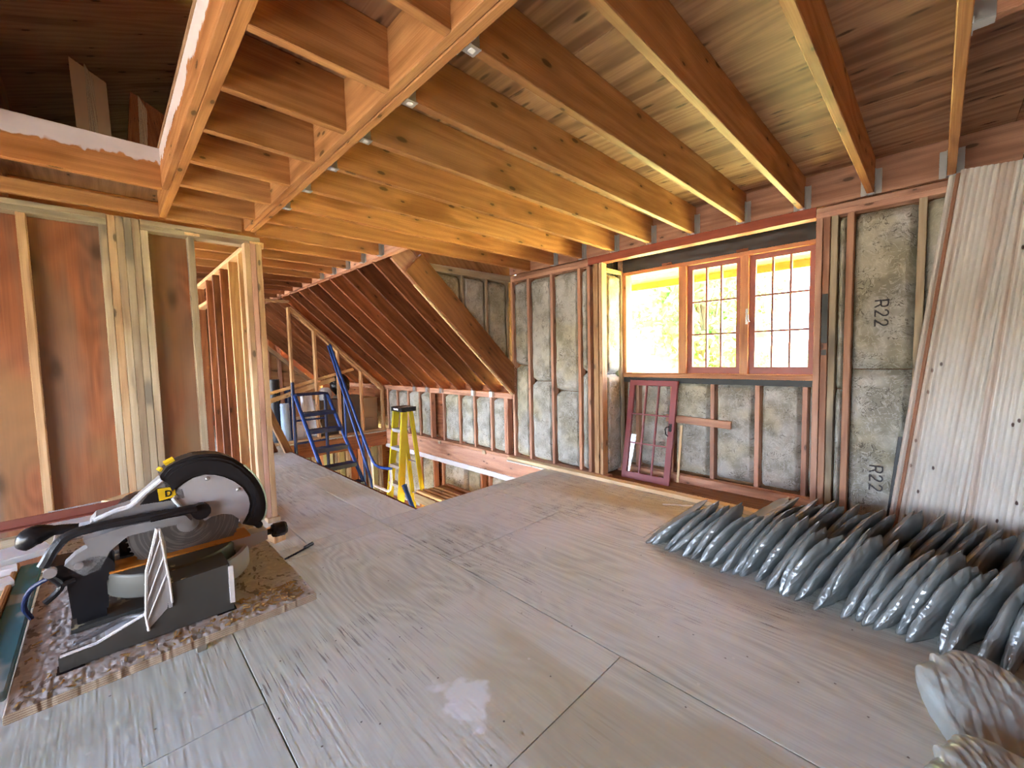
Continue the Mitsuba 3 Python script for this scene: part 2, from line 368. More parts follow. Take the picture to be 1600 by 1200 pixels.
def batt(origin, ux, uy, nrm, W, Hh, parent, depth=0.08, amp=0.014, tri=None, name='insulation_batt'):
    """A fibre batt: a lumpy sheet of W x Hh with rolled edges, its face towards nrm. tri(u, v) -> bool keeps cells."""
    nx, ny = max(6, int(W / 0.025)), max(8, int(Hh / 0.04))
    u, v = np.meshgrid(np.linspace(0, W, nx), np.linspace(0, Hh, ny))
    o, ux, uy, nrm = (np.asarray(q, float) for q in (origin, ux, uy, nrm))
    P = o + u[..., None] * ux + v[..., None] * uy
    h = amp * (meshkit.fbm(P * 7, 3, 3) - 0.5) * 2 + 0.5 * amp * (meshkit.noise(P * 28, 5) - 0.5)
    e = np.minimum.reduce([u, W - u, v, Hh - v])
    h = h - 0.035 * np.clip(1 - e / 0.02, 0, 1)
    h[[0, -1], :] -= depth * 0.6; h[:, [0, -1]] -= depth * 0.6
    P = P + h[..., None] * nrm
    Fc = []
    flip = np.dot(np.cross(ux, uy), nrm) < 0
    for j in range(ny - 1):
        for i in range(nx - 1):
            if tri is not None and not tri((u[j, i] + u[j + 1, i + 1]) / 2, (v[j, i] + v[j + 1, i + 1]) / 2): continue
            a = j * nx + i
            q = [(a, a + 1, a + nx + 1), (a, a + nx + 1, a + nx)]
            Fc += [(x[0], x[2], x[1]) for x in q] if flip else q
    _bid[0] += 1
    uv = np.stack([u.ravel() + 3.7 * (_bid[0] % 40), v.ravel()], 1)
    return put(name, (P.reshape(-1, 3), np.array(Fc)), IN, parent, smooth=True, uv=uv)

# ------------------------------------------------------------------ floor
fl = struct('floor', 'subfloor of dusty plywood sheets around the stair opening')
def panel(x0, x1, y0, y1, mat=PF, parent='floor', z=0.0, axis=0, g=0.0022):
    box('panel', (x0 + g, y0 + g, z - 0.018), (x1 - g, y1 - g, z), mat, parent, axis, 0.002)
for (y0, y1, cuts) in ((-2.6, -0.84, (-3.05, -0.61, 1.6)), (-0.84, 0.38, (-3.05, -1.83, 0.61, 1.6)), (0.38, 1.575, (-3.05, -0.95, 1.49, 1.6)),
                       (1.575, 2.765, (-3.05, -2.25, 0.19, 1.6)), (2.765, 3.835, (-3.05, -1.47, 0.97, 1.6))):
    for a, b in zip(cuts, cuts[1:]): panel(a, b, y0, y1)
panel(-3.25, -3.05, 0.79, 1.575); panel(-3.25, -3.05, 1.575, 3.7); panel(-3.92, -3.05, 3.7, 3.835)
for a, b in ((-8.0, -5.6), (-5.6, -3.25)): panel(a, b, 1.0, 1.575)
for a, b in ((-7.35, -5.0), (-5.0, -3.25)): panel(a, b, 1.575, 1.93)
for a, b in ((-11, -8), (-8, -5.6), (-5.6, -3.05)): panel(a, b, 0.0, 0.79 if b > -3.1 else 1.0)
panel(-3.25, -3.05, 0.785, 0.79); panel(-5.6, -3.25, 0.79, 1.0)
for a, b in ((-11, -8), (-8, -5.5), (-5.5, -3.05)): panel(a, b, -2.6, 0.0)
panel(-11, -8, 1.0, 3.83); panel(-8, -7.35, 1.575, 3.83)
for lo_, hi_ in (((-11, -2.1, -0.034), (1.6, 0.4, -0.0185)), ((-11, 0.4, -0.034), (1.6, 1.93, -0.0185)), ((-3.25, 1.93, -0.034), (1.6, 4.3, -0.0185)), ((-11, 1.93, -0.034), (-7.37, 3.9, -0.0185))): box('underlay', lo_, hi_, WD, fl, 0)
box('bay_floor', (-2.6, 3.9, -0.018), (-0.5, 4.40, 0.004), WB, fl)
board('rim_board', (-7.35, 1.96, -0.15), (-3.25, 1.96, -0.15), 0.04, 0.26, WR, fl)
board('rim_board', (-3.27, 1.98, -0.15), (-3.27, 3.7, -0.15), 0.04, 0.26, WP, fl)
board('rim_board', (-7.37, 1.93, -0.14), (-7.37, 3.83, -0.14), 0.04, 0.25, WR, fl)

# ------------------------------------------------------------------ ceiling
JZ, JH = 2.405, 0.235
ce = struct('ceiling', 'open ceiling of timber joists hung between a double beam and the window wall')
JX = [0.43, 0.03, -0.35, -0.745, -1.15, -1.555, -1.96, -2.36, -2.765, -3.165]
def zc(z): return z + JH / 2
def hanger(j, x, y, s):
    """A galvanised joist hanger at the joist end at y; s = -1 where the joist runs towards +y."""
    m = [bx((x - 0.024, min(y, y + s * -0.05), JZ - 0.003), (x + 0.024, max(y, y + s * -0.05), JZ + 0.001))]
    for k in (-1, 1):
        m.append(bx((x + k * 0.0225 - 0.0015, min(y, y - s * 0.04), JZ), (x + k * 0.0225 + 0.0015, max(y, y - s * 0.04), JZ + 0.16)))
        m.append(bx((min(x + k * 0.022, x + k * 0.055), min(y, y - s * 0.003), JZ), (max(x + k * 0.022, x + k * 0.055), max(y, y - s * 0.003), JZ + 0.165)))
        for q in range(5):
            m.append(bx((x + k * 0.039 - 0.005, min(y, y - s * 0.007), JZ + 0.02 + q * 0.03), (x + k * 0.039 + 0.005, max(y, y - s * 0.007), JZ + 0.03 + q * 0.03)))
    put('hanger', cat(m), GV, j)
    put('tag', bx((x - 0.011, min(y - s * 0.014, y - s * 0.036), JZ - 0.0045), (x + 0.011, max(y - s * 0.014, y - s * 0.036), JZ - 0.003)), WHT, j)
for i, x in enumerate(JX):
    j = board('joist', (x, 0.945, zc(JZ)), (x, 3.84, zc(JZ)), 0.038, JH, WJ, ce)
    hanger(j, x, 0.945, -1); hanger(j, x, 3.84, 1)
board('joist', (-3.57, 0.945, zc(JZ)), (-3.57, 3.84, zc(JZ)), 0.038, JH, WJ, ce)
for x in JX[2:]:
    board('joist', (x, 0.39, zc(JZ)), (x, 0.868, zc(JZ)), 0.038, JH, WJ, ce)
board('joist', (-3.57, 0.39, zc(JZ)), (-3.57, 0.868, zc(JZ)), 0.038, JH, WJ, ce)
# main double beam and the trimmer of the attic opening
board('beam', (-3.9, 0.888, zc(JZ)), (1.6, 0.888, zc(JZ)), 0.038, JH, WJ, ce)
board('beam', (-3.9, 0.927, zc(JZ - 0.004)), (1.6, 0.927, zc(JZ - 0.004)), 0.036, JH, WJ, ce)
board('trimmer', (-3.92, 0.371, zc(JZ)), (1.6, 0.371, zc(JZ)), 0.040, JH, WJ, ce)
board('trimmer', (-3.3, 0.334, zc(JZ + 0.002)), (1.6, 0.334, zc(JZ + 0.002)), 0.032, JH, WJD, ce)
board('opening_header', (-3.31, -1.6, zc(JZ)), (-3.31, 0.317, zc(JZ)), 0.038, JH, WJD, ce)
board('joist', (-3.945, -2.0, JZ + 0.045), (-3.945, 0.35, JZ + 0.045), 0.038, 0.09, WJ, ce)
board('joist', (-3.95, 0.39, zc(JZ)), (-3.95, 0.86, zc(JZ)), 0.038, JH, WJ, ce)
board('ledger', (-3.92, 3.859, zc(JZ)), (1.6, 3.859, zc(JZ)), 0.038, JH, WP, ce)
# rafter header over the stairs, and the ceiling joists beyond the wall
board('rafter_header', (-3.59, 2.13, zc(JZ)), (-11, 2.13, zc(JZ)), 0.076, JH, WP, ce)
for k in range(18):
    x = -3.99 - 0.4 * k
    j = board('joist', (x, 0.97 if k == 0 else -0.38, zc(JZ)), (x, 2.092, zc(JZ)), 0.038, JH, WJ if k < 5 else WR, ce)
    if k < 5: hanger(j, x, 2.092, 1)
# header and hanger at the top right
j = board('header', (0.049, 2.12, zc(JZ)), (1.6, 2.12, zc(JZ)), 0.038, JH, WP, ce)
put('hanger', cat([bx((0.049, 2.096, JZ - 0.003), (0.10, 2.144, JZ)), bx((0.049, 2.095, JZ), (0.1, 2.1, JZ + 0.16)), bx((0.049, 2.06, JZ), (0.052, 2.18, JZ + 0.16))]), GV, j)
# plywood over the joists
for (x0, x1, y0, y1) in ((-3.95, -2.56, 0.31, 1.53), (-2.56, -0.12, 0.31, 1.53), (-0.12, 1.6, 0.31, 1.53), (-3.95, -3.35, 1.53, 2.75), (-3.35, -0.91, 1.53, 2.75),
                         (-0.91, 1.6, 1.53, 2.75), (-3.95, -2.16, 2.75, 3.9), (-2.16, 0.28, 2.75, 3.9), (0.28, 1.6, 2.75, 3.9)):
    box('panel', (x0 + 0.0015, y0 + 0.0015, 2.641), (x1 - 0.0015, y1 - 0.0015, 2.658), PC, ce, 0)
for x in (-1.15, -0.745, -0.35, 0.03, 0.43): board('joist', (x, -2.08, zc(JZ)), (x, 0.317, zc(JZ)), 0.038, JH, WJ, ce)
board('trimmer', (-1.40, -2.08, zc(JZ)), (-1.40, 0.317, zc(JZ)), 0.038, JH, WJ, ce)
board('opening_header', (-3.29, -0.62, zc(JZ)), (-1.42, -0.62, zc(JZ)), 0.038, JH, WJ, ce)
for x0, x1, y0, y1 in ((-1.41, 1.6, -2.1, 0.3), (-3.3, -1.415, -2.1, -0.61)): box('panel', (x0, y0, 2.642), (x1, y1, 2.658), PC, ce, 0)
for x0, x1 in ((-6.4, -3.97), (-8.8, -6.4), (-11, -8.8)):
    box('panel', (x0 + 0.002, -2.6, 2.642), (x1 - 0.002, 2.1, 2.658), WD, ce, 0)

# ------------------------------------------------------------------ roof
ro = struct('roof', 'sloped roof of rafters over the stair opening')
SL = 0.907
def rz(y): return 0.87 + SL * (3.83 - y)
ud = nv((0, 1, -SL)); un = nv((0, SL, 1))
def rafter(name, x, mat, w=0.038, d=0.235, y0=2.13, y1=3.83, off=0.0, parent=ro):
    a = np.array([x, y0, rz(y0)]) + un * (d / 2 + off); b = np.array([x, y1, rz(y1)]) + un * (d / 2 + off)
    return board(name, a, b, w, d, mat, parent, un)
for k in range(17):
    r = rafter('rafter', -4.30 - 0.4 * k, WR, y1=3.9)
    if k in (0, 1, 3, 4, 5):
        x = -4.30 - 0.4 * k
        put('rafter_tie', cat([bx((x - 0.03, 3.79, 0.80), (x + 0.03, 3.826, 0.875)), bx((x - 0.021, 3.79, 0.86), (x - 0.018, 3.83, 0.93))]), GV, r)
rafter('rafter', -3.935, WP, y0=2.16, y1=3.86)
rafter('rafter', -3.89, WM, y0=2.3, y1=3.86, d=0.285, off=-0.004)
rafter('rafter', -3.915, WL, y0=2.42, y1=3.86, d=0.04, off=-0.02, w=0.03)
board('rafter_nailer', (-3.93, 2.42, 2.40), (-3.93, 2.6, 2.0), 0.045, 0.06, WG, ro, (1, 0, 0))
for x0, x1 in ((-11, -8.6), (-8.6, -6.2), (-6.2, -3.9)):
    a = np.array([(x0 + x1) / 2, 0.6, rz(0.6)]) + un * 0.245; b = np.array([(x0 + x1) / 2, 4.3, rz(4.3)]) + un * 0.245
    board('sheathing', a, b, x1 - x0 - 0.003, 0.018, PW, ro, un)
ridge = np.array([rz(0.6) + 0.245 * un[2]])
a = np.array([-4.5, 0.75, rz(0.6) + 0.18]); 
board('sheathing', (-4.5, 0.78, rz(0.6) + 0.2), (-4.5, -4.0, 1.9), 13.4, 0.018, WD, ro, nv((0, -0.41, 1)))
box('sheathing', (-3.95, 0.5, 2.80), (2.2, 3.9, 2.82), WD, ro, 0)
board('sheathing', (-0.9, 0.5, rz(0.6) + 0.2), (-0.9, 3.95, 2.82), 6.2, 0.018, WD, ro, nv((0, 0.3, 1)))

# ------------------------------------------------------------------ wall with the window bay
wb = struct('wall_back', 'stud wall with fibre insulation on both sides of the window bay')
Y0, Y1, YM = 3.835, 3.925, 3.88
def stud(x, z0, z1, mat=WP, parent=wb, y0=Y0, y1=Y1, w=0.038):
    return box('stud', (x - w / 2, y0, z0), (x + w / 2, y1, z1), mat, parent, 2)
ZT = 2.313
for z in (2.351, 2.389):
    box('top_plate', (-3.9, Y0 - 0.004, z - 0.038), (-2.69, Y1, z), WP, wb, 0); box('top_plate', (-0.655, Y0 - 0.004, z - 0.038), (1.6, Y1, z), WP, wb, 0)
box('header', (-2.688, Y0 - 0.006, 2.326), (-0.657, Y0 + 0.10, 2.402), WO, wb, 0)
box('sole_plate', (-3.92, 3.72, 0.001), (-0.5, 3.81, 0.039), WL, wb, 0)
box('sole_plate', (-3.92, 3.812, 0.001), (-2.46, Y1, 0.039), WP, wb, 0)
box('sole_plate', (-0.66, 3.812, 0.001), (1.6, Y1, 0.039), WP, wb, 0)
for x in (-3.89, -3.6, -3.22, -2.82, -2.69): stud(x, 0.04, ZT)
stud(-2.60, 0.04, 2.326, WS, w=0.06); stud(-2.535, 0.04, 2.326, WS, y0=Y0 - 0.004)
for x, m in ((-0.635, WP), (-0.59, WP), (-0.545, WG), (-0.455, WP), (-0.09, WG), (0.31, WP), (0.71, WP), (1.11, WP)): stud(x, 0.04, ZT, m, w=0.04)
def bay(x0, x1, z0, z1, y=3.845, parent=wb):
    W = x1 - x0
    zs = [z0, (z0 + z1) / 2 + rng.uniform(-0.25, 0.25), z1] if z1 - z0 > 1.5 else [z0, z1]
    for p, q in zip(zs, zs[1:]):
        batt((x0, y + rng.uniform(0, 0.012), p + 0.003), (1, 0, 0), (0, 0, 1), (0, -1, 0), W, q - p - 0.006, parent)
for x0, x1 in ((-3.87, -3.62), (-3.58, -3.24), (-3.2, -2.84), (-2.8, -2.71), (-0.525, -0.475)): bay(x0, x1, 0.04, ZT)
for x0, x1 in ((-0.435, -0.112), (-0.068, 0.288), (0.332, 0.69)):
    bay(x0, x1, 0.04, ZT)
box('sheathing', (-3.95, 3.99, -0.3), (-2.6, 4.005, 2.7), WD, wb, 0); box('sheathing', (-0.62, 3.99, -0.3), (1.7, 4.005, 2.7), WD, wb, 0)
for z, s in ((1.69, 1), (0.54, 1)):
    m = meshkit.text_mesh('R22', 0.075, 0.001)
    m.apply_transform(trimesh.transformations.rotation_matrix(math.pi / 2, (1, 0, 0)))
    m.apply_transform(trimesh.transformations.rotation_matrix(math.pi / 2, (0, 1, 0)))
    m.apply_translation((-0.31, 3.818, z))
    put('printing', m, INK, wb)
put('paint_mark', bx((-0.609, Y0 - 0.0015, 1.40), (-0.572, Y0 + 0.001, 1.76)), BP, wb)
put('paint_mark', bx((-0.607, Y0 - 0.0015, 1.31), (-0.574, Y0 + 0.001, 1.35)), BP, wb)
# dormer cheek
ck = struct('wall_cheek', 'insulated triangular cheek wall above the doubled rafter')
box('top_plate', (-3.99, 2.45, 2.31), (-3.9, 3.84, 2.39), WG, ck, 1)
for y in (3.05, 3.42, 3.78): box('stud', (-3.99, y - 0.019, rz(y) + 0.25), (-3.9, y + 0.019, 2.31), WG, ck, 2)
for y0, y1 in ((2.62, 3.03), (3.07, 3.40), (3.44, 3.765)):
    batt((-3.912, y0, rz(y1) + 0.25), (0, 1, 0), (0, 0, 1), (1, 0, 0), y1 - y0, 2.31 - rz(y1) - 0.25, ck, tri=lambda u, v, y0=y0, y1=y1: v + rz(y1) + 0.25 > rz(y0 + u) + 0.2)
put('sheathing', yz_plate([(2.45, rz(2.45) + 0.3), (4.0, rz(4.0) + 0.3), (4.0, 2.7), (2.45, 2.7)], -4.01, -3.995), WD, ck)
# bay
by = struct('wall_bay', 'recessed window bay with insulated walls and black building paper')
YB = 4.285
box('top_board', (-2.56, Y1, 2.42), (-0.6, YB + 0.1, 2.44), WR, by, 0)
box('corner_stud', (-2.56, 4.225, 0.0), (-2.515, YB, 2.42), WG, by, 2)
batt((-2.52, 3.93, 0.01), (0, 1, 0), (0, 0, 1), (1, 0, 0), 0.29, 1.12, by, depth=0.05); batt((-2.52, 3.93, 1.135), (0, 1, 0), (0, 0, 1), (1, 0, 0), 0.29, 1.1, by, depth=0.05)
box('side_plate', (-2.56, 3.93, 2.245), (-2.515, 4.24, 2.283), WS, by, 1)
box('side_sheathing', (-2.60, 3.93, 0.0), (-2.585, YB + 0.1, 2.44), BP, by, 2)
box('side_sheathing', (-0.63, 3.93, 0.0), (-0.615, YB + 0.1, 2.44), WD, by, 2)
box('sole_plate', (-2.56, 4.2, 0.005), (-0.63, YB, 0.085), WP, by, 0)
for x in (-2.35, -1.95, -1.54, -1.145, -0.78): box('stud', (x - 0.019, YB - 0.012, 0.085), (x + 0.019, YB + 0.08, 1.07), WP, by, 2)
for x0, x1 in ((-2.5, -2.372), (-2.328, -1.972), (-1.928, -1.562), (-1.518, -1.167), (-1.122, -0.802), (-0.758, -0.64)):
    batt((x0, YB + 0.004, 0.088), (1, 0, 0), (0, 0, 1), (0, -1, 0), x1 - x0, 0.97, by)
put('building_paper', bx((-2.52, YB - 0.016, 1.035), (-0.64, YB + 0.09, 1.093)), BP, by)
g = np.linspace(-2.52, -0.64, 60)
V, Fc = [], []
for i, x in enumerate(g):
    for k, z in enumerate(np.linspace(2.262, 2.42, 8)):
        V.append((x, YB - 0.012 - 0.018 * meshkit.noise(np.array([x * 3, k * 0.8, 0])) - 0.012 * meshkit.noise(np.array([x * 11, k * 0.4, 4])), z))
for i in range(59):
    for k in range(7):
        a = i * 8 + k; Fc += [(a, a + 8, a + 9), (a, a + 9, a + 1)]
put('building_paper', (np.array(V), np.array(Fc)), BP, by, smooth=True)
box('sheathing', (-2.6, YB + 0.081, 0), (-0.6, YB + 0.1, 1.09), WD, by, 0); box('sheathing', (-2.6, YB + 0.03, 2.27), (-0.6, YB + 0.1, 2.6), WD, by, 0)

# ------------------------------------------------------------------ window
wi = struct('window_1', 'wide timber window of one plain light and two nine-pane sashes')
FY0, FY1 = YB - 0.03, YB + 0.10
box('frame', (-2.525, FY0, 2.225), (-0.655, FY1, 2.265), SW, wi, 0); box('frame', (-2.525, FY0, 1.09), (-0.655, FY1, 1.13), SW, wi, 0)
box('sill', (-2.525, FY0 - 0.01, 1.13), (-0.655, FY1, 1.142), SW, wi, 0)
box('frame', (-2.525, FY0, 1.13), (-2.475, FY1, 2.225), SW, wi, 2); box('frame', (-0.725, FY0, 1.13), (-0.655, FY1, 2.225), SW, wi, 2)
box('mullion', (-1.875, FY0, 1.142), (-1.795, FY1, 2.225), SW, wi, 2); box('mullion', (-1.295, FY0, 1.142), (-1.225, FY1, 2.225), SW, wi, 2)
put('pane', (np.array([(-2.475, YB + 0.06, 1.142), (-1.875, YB + 0.06, 1.142), (-1.875, YB + 0.06, 2.225), (-2.475, YB + 0.06, 2.225)]), np.array([(0, 1, 2, 3)])), PG, wi)
for x0, x1 in ((-1.795, -1.295), (-1.225, -0.725)):
    sy0, sy1 = YB + 0.015, YB + 0.055
    s = put('sash', cat([bx((x0, sy0, 1.142), (x0 + 0.045, sy1, 2.225)), bx((x1 - 0.045, sy0, 1.142), (x1, sy1, 2.225)), bx((x0 + 0.045, sy0, 1.142), (x1 - 0.045, sy1, 1.205)), bx((x0 + 0.045, sy0, 2.18), (x1 - 0.045, sy1, 2.225))]), SR, wi)
    gx0, gx1, gz0, gz1 = x0 + 0.045, x1 - 0.045, 1.205, 2.18
    for i in (1, 2):
        xx = gx0 + (gx1 - gx0) * i / 3; put('muntin', bx((xx - 0.007, sy0, gz0), (xx + 0.007, sy1, gz1)), SR, s)
        zz = gz0 + (gz1 - gz0) * i / 3; put('muntin', bx((gx0, sy0 + 0.002, zz - 0.007), (gx1, sy1 - 0.002, zz + 0.007)), SR, s)
    for i in range(3):
        for k in range(3):
            xa, xb = gx0 + (gx1 - gx0) * i / 3, gx0 + (gx1 - gx0) * (i + 1) / 3
            za, zb = gz0 + (gz1 - gz0) * k / 3, gz0 + (gz1 - gz0) * (k + 1) / 3
            ym = (sy0 + sy1) / 2
            put('pane', (np.array([(xa, ym, za), (xb, ym, za), (xb, ym, zb), (xa, ym, zb)]), np.array([(0, 1, 2, 3)])), PG, s)
put('latch', cat([tube(smooth_path([(-1.235, FY0 - 0.005, 1.70), (-1.22, FY0 - 0.03, 1.68), (-1.215, FY0 - 0.035, 1.64), (-1.21, FY0 - 0.02, 1.62)]), 0.006), bx((-1.245, FY0 - 0.006, 1.60), (-1.225, FY0, 1.74))]), GV, wi)
for x in (-2.05, -1.33): box('shim', (x, FY0 - 0.006, 2.262), (x + 0.1, FY0 + 0.03, 2.29), WR, wi, 0)
# eave outside
ea = struct('eave', 'overhanging eave with a boarded soffit outside the window')
for k in range(6): box('soffit_board', (-4.2, 4.39 + k * 0.102, 2.25), (1.8, 4.4905 + k * 0.102, 2.268), SOF, ea, 0)
box('soffit_backing', (-4.2, 4.36, 2.2685), (1.8, 5.0, 2.28), WD, ea, 0)
box('fascia', (-4.2, 5.0, 2.17), (1.8, 5.03, 2.36), SOF, ea, 0)
board('roof_edge', (-1.2, 3.9, 2.84), (-1.2, 5.1, 2.40), 6.4, 0.02, WD, ea, nv((0, 0.37, 1)))

# ------------------------------------------------------------------ left wall
wl = struct('wall_left', 'stud wall backed with stained plywood left of the doorway')
XL = -4.0
def lstud(y, mat, w=0.038, z0=0.04, z1=ZT):
    return box('stud', (XL - 0.09, y - w / 2, z0), (XL, y + w / 2, z1), mat, wl, 2)
lstud(-0.31, WS, 0.04)
for k, (y, m) in enumerate(((0.055, WG), (0.098, WS), (0.14, WG), (0.182, WG), (0.224, WG), (0.268, WG))):
    lstud(y, m, 0.041, z1=2.385 if k in (1, 2, 3, 4) else ZT)
lstud(0.535, WG, 0.04)
for y in (-0.75, -1.2, -1.65): lstud(y, WS)
for z in (2.351, 2.389):
    box('top_plate', (XL - 0.09, -2.6, z - 0.0375), (XL + 0.002, 0.075, z), WG, wl, 1); box('top_plate', (XL - 0.09, 0.248, z - 0.0375), (XL + 0.002, 1.0, z), WG, wl, 1)
put('tie_plate', bx((XL + 0.002, 0.50, 2.325), (XL + 0.004, 0.59, 2.345)), WL, wl); put('tie_plate', bx((XL + 0.002, 0.92, 2.30), (XL + 0.03, 1.02, 2.345)), WL, wl)
box('sole_plate', (XL - 0.09, -2.6, 0.001), (XL, 0.56, 0.039), WG, wl, 1)
for y0, y1 in ((-2.1, -1.52), (-1.515, -0.302), (-0.298, 0.16), (0.164, 0.556)):
    box('panel', (XL - 0.105, y0, 0.02), (XL - 0.091, y1, 2.31), PW, wl, 2)
box('panel', (XL - 0.105, -2.1, 2.31), (XL - 0.091, 1.0, 2.40), WD, wl, 1)

# ------------------------------------------------------------------ stud partition beside the hall
wp = struct('wall_partition', 'open stud partition running away from the doorway')
for y, x, m in ((0.885, -3.955, WS), (0.925, -3.955, WP), (0.966, -3.945, WS)): box('end_post', (x - 0.045, y - 0.0195, 0.04), (x + 0.04, y + 0.0195, 2.313), m, wp, 2)
for x in (-4.35, -4.75, -5.15, -5.55, -5.95, -6.7, -7.03): box('stud', (x - 0.019, 0.905, 0.04), (x + 0.019, 0.995, 2.313), WS if x > -5 else WR, wp, 2)
box('top_plate', (-7.06, 0.905, 2.313), (-4.0, 0.995, 2.351), WS, wp, 0)
box('door_header', (-6.7, 0.905, 2.05), (-5.97, 0.995, 2.09), WS, wp, 0)
box('sole_plate', (-5.95, 0.905, 0.001), (-3.88, 1.0, 0.039), WS, wp, 0); box('sole_plate', (-7.06, 0.905, 0.001), (-6.7, 0.995, 0.039), WS, wp, 0)
# ------------------------------------------------------------------ end partition and knee wall
we = struct('wall_end', 'open stud partition under the slope at the far end of the stairs')
ys = (1.83, 2.21, 2.59, 2.97, 3.38, 3.79)
for y in ys: box('stud', (-7.49, y - 0.019, 0.04), (-7.4, y + 0.019, min(rz(y) - 0.1, 2.31)), WS, we, 2)
board('sole_plate', (-7.445, 1.8, 0.02), (-7.445, 3.83, 0.02), 0.09, 0.038, WS, we)
board('top_plate', (-7.445, 1.8, 2.33), (-7.445, 2.22, 2.33), 0.09, 0.038, WS, we)
for ya, yb in zip(ys[1:], ys[2:]):
    for o in (0.05, 0.095):
        board('top_plate', (-7.445, ya + 0.02, rz(ya + 0.02) - o - 0.03), (-7.445, yb + 0.015, rz(yb + 0.015) - o - 0.03), 0.09, 0.03, WS, we, un)
wk = struct('wall_knee', 'low insulated knee wall at the foot of the roof slope')
box('top_plate', (-11, Y0, 0.79), (-3.92, Y1, 0.828), WP, wk, 0); box('top_plate', (-11, Y0, 0.828), (-3.92, Y1, 0.866), WP, wk, 0)
box('sole_plate', (-7.35, 3.80, 0.0), (-3.93, Y1, 0.038), WP, wk, 0)
kx = [-4.03, -4.35, -4.72, -5.08, -5.5, -5.86, -6.2, -6.58, -6.96, -7.33]
for x in kx: box('stud', (x - 0.019, Y0, 0.038), (x + 0.019, Y1, 0.79), WP, wk, 2)
for a, b in zip(kx[1:], kx):
    if a == -5.86: continue
    batt((a + 0.022, 3.85, 0.04), (1, 0, 0), (0, 0, 1), (0, -1, 0), b - a - 0.044, 0.745, wk)
box('stud', (-4.085, Y0, 0.04), (-4.05, Y1, 0.79), WP, wk, 2)
box('sheathing', (-11, 3.975, -2.7), (-3.93, 3.99, 0.95), WR, wk, 0)
board('rim_board', (-7.35, 3.82, -0.125), (-3.25, 3.82, -0.125), 0.038, 0.245, WP, wk)
for x in (-4.5, -5.6, -6.7): box('rim_cleat', (x, 3.78, -0.02), (x + 0.06, 3.80, 0.03), WG, wk, 0)

# ------------------------------------------------------------------ lower storey seen through the opening
lo = struct('wall_lower', 'lower storey walls seen through the stair opening')
box('plate', (-7.4, 3.80, -0.325), (-3.3, 3.92, -0.25), SHEET, lo, 0)
for x0, x1 in ((-4.4, -3.4), (-4.95, -4.62), (-5.55, -5.0), (-6.2, -5.84), (-7.3, -6.24)):
    batt((x0, 3.85, -1.3), (1, 0, 0), (0, 0, 1), (0, -1, 0), x1 - x0, 0.97, lo)
for x in (-4.42, -4.6, -5.57, -5.82, -6.22): box('stud', (x - 0.019, 3.83, -2.65), (x + 0.019, 3.92, -0.33), WP, lo, 2)
lf = struct('floor_lower', 'dark lower floor under the stair opening')
box('slab', (-11, -2.6, -2.74), (2.0, 4.0, -2.7), WD, lf, 0)
ly = [2.05, 2.28, 2.5, 2.62, 2.9, 3.1, 3.33, 3.5, 3.72]
for i, y in enumerate(ly): box('stud', (-7.55, y - 0.03, -2.7), (-7.46, y + 0.03, -0.28), WG if i % 3 else WP, lo, 2)
for y0, y1, m in ((2.08, 2.2, PALEG), (2.31, 2.47, PALEG), (2.53, 2.6, PALEG), (2.68, 2.86, PALEG), (2.93, 3.07, PALEG), (3.14, 3.3, WR), (3.4, 3.48, WP), (3.56, 3.7, PALEG)):
    box('strip', (-7.6, y0, -2.7), (-7.57, y1, -0.3), m, lo, 2)
box('backing', (-7.66, -2.6, -2.7), (-7.62, 4.0, -0.25), WD, lo, 1)
box('side_wall', (-2.9, -2.1, -2.7), (-2.85, 4.0, -0.3), WD, lo, 1)
sh = thing('storage_shelf', 'brown plywood shelf below the knee wall beside the yellow stepladder', 'shelf')
box('top', (-5.38, 3.2, -0.66), (-3.3, 3.80, -0.635), PW, sh, 0)
box('front_rail', (-5.38, 3.18, -0.76), (-3.3, 3.199, -0.635), WG, sh, 0)
for x in (-5.33, -3.4): box('leg', (x - 0.03, 3.25, -2.7), (x + 0.03, 3.31, -0.66), WD, sh, 2)
for k in range(4):
    t = thing('trim_board', ('pale board on the shelf beside the stepladder, nearest the front edge', 'second pale board from the front edge of the shelf', 'third pale board from the front edge of the shelf', 'fourth pale board from the front edge of the shelf')[k], 'board', 'pale boards on the shelf')
    board('plank', (-5.36 + 0.03 * k, 3.235 + 0.085 * k, -0.615), (-3.6, 3.235 + 0.085 * k, -0.615), 0.05, 0.038, WL, t)
t = thing('pink_board', 'single pinkish strip of wood at the back of the shelf by the knee wall', 'board')
board('plank', (-5.3, 3.70, -0.62), (-3.9, 3.66, -0.62), 0.05, 0.03, WP, t)

# ------------------------------------------------------------------ far attic: gable end
wf = struct('wall_far', 'far gable end behind the end partition')
box('panel', (-11.1, -2.6, -0.2), (-11.05, 4.0, 2.7), PW, wf, 1)
for y in (2.75, 3.0): box('stud', (-11.05, y - 0.04, 0), (-10.95, y + 0.04, 2.0), WP, wf, 2)
board('gable_plate', (-10.95, 2.0, rz(2.0) - 0.15), (-10.95, 3.8, rz(3.8) - 0.15), 0.09, 0.09, WG, wf, un)

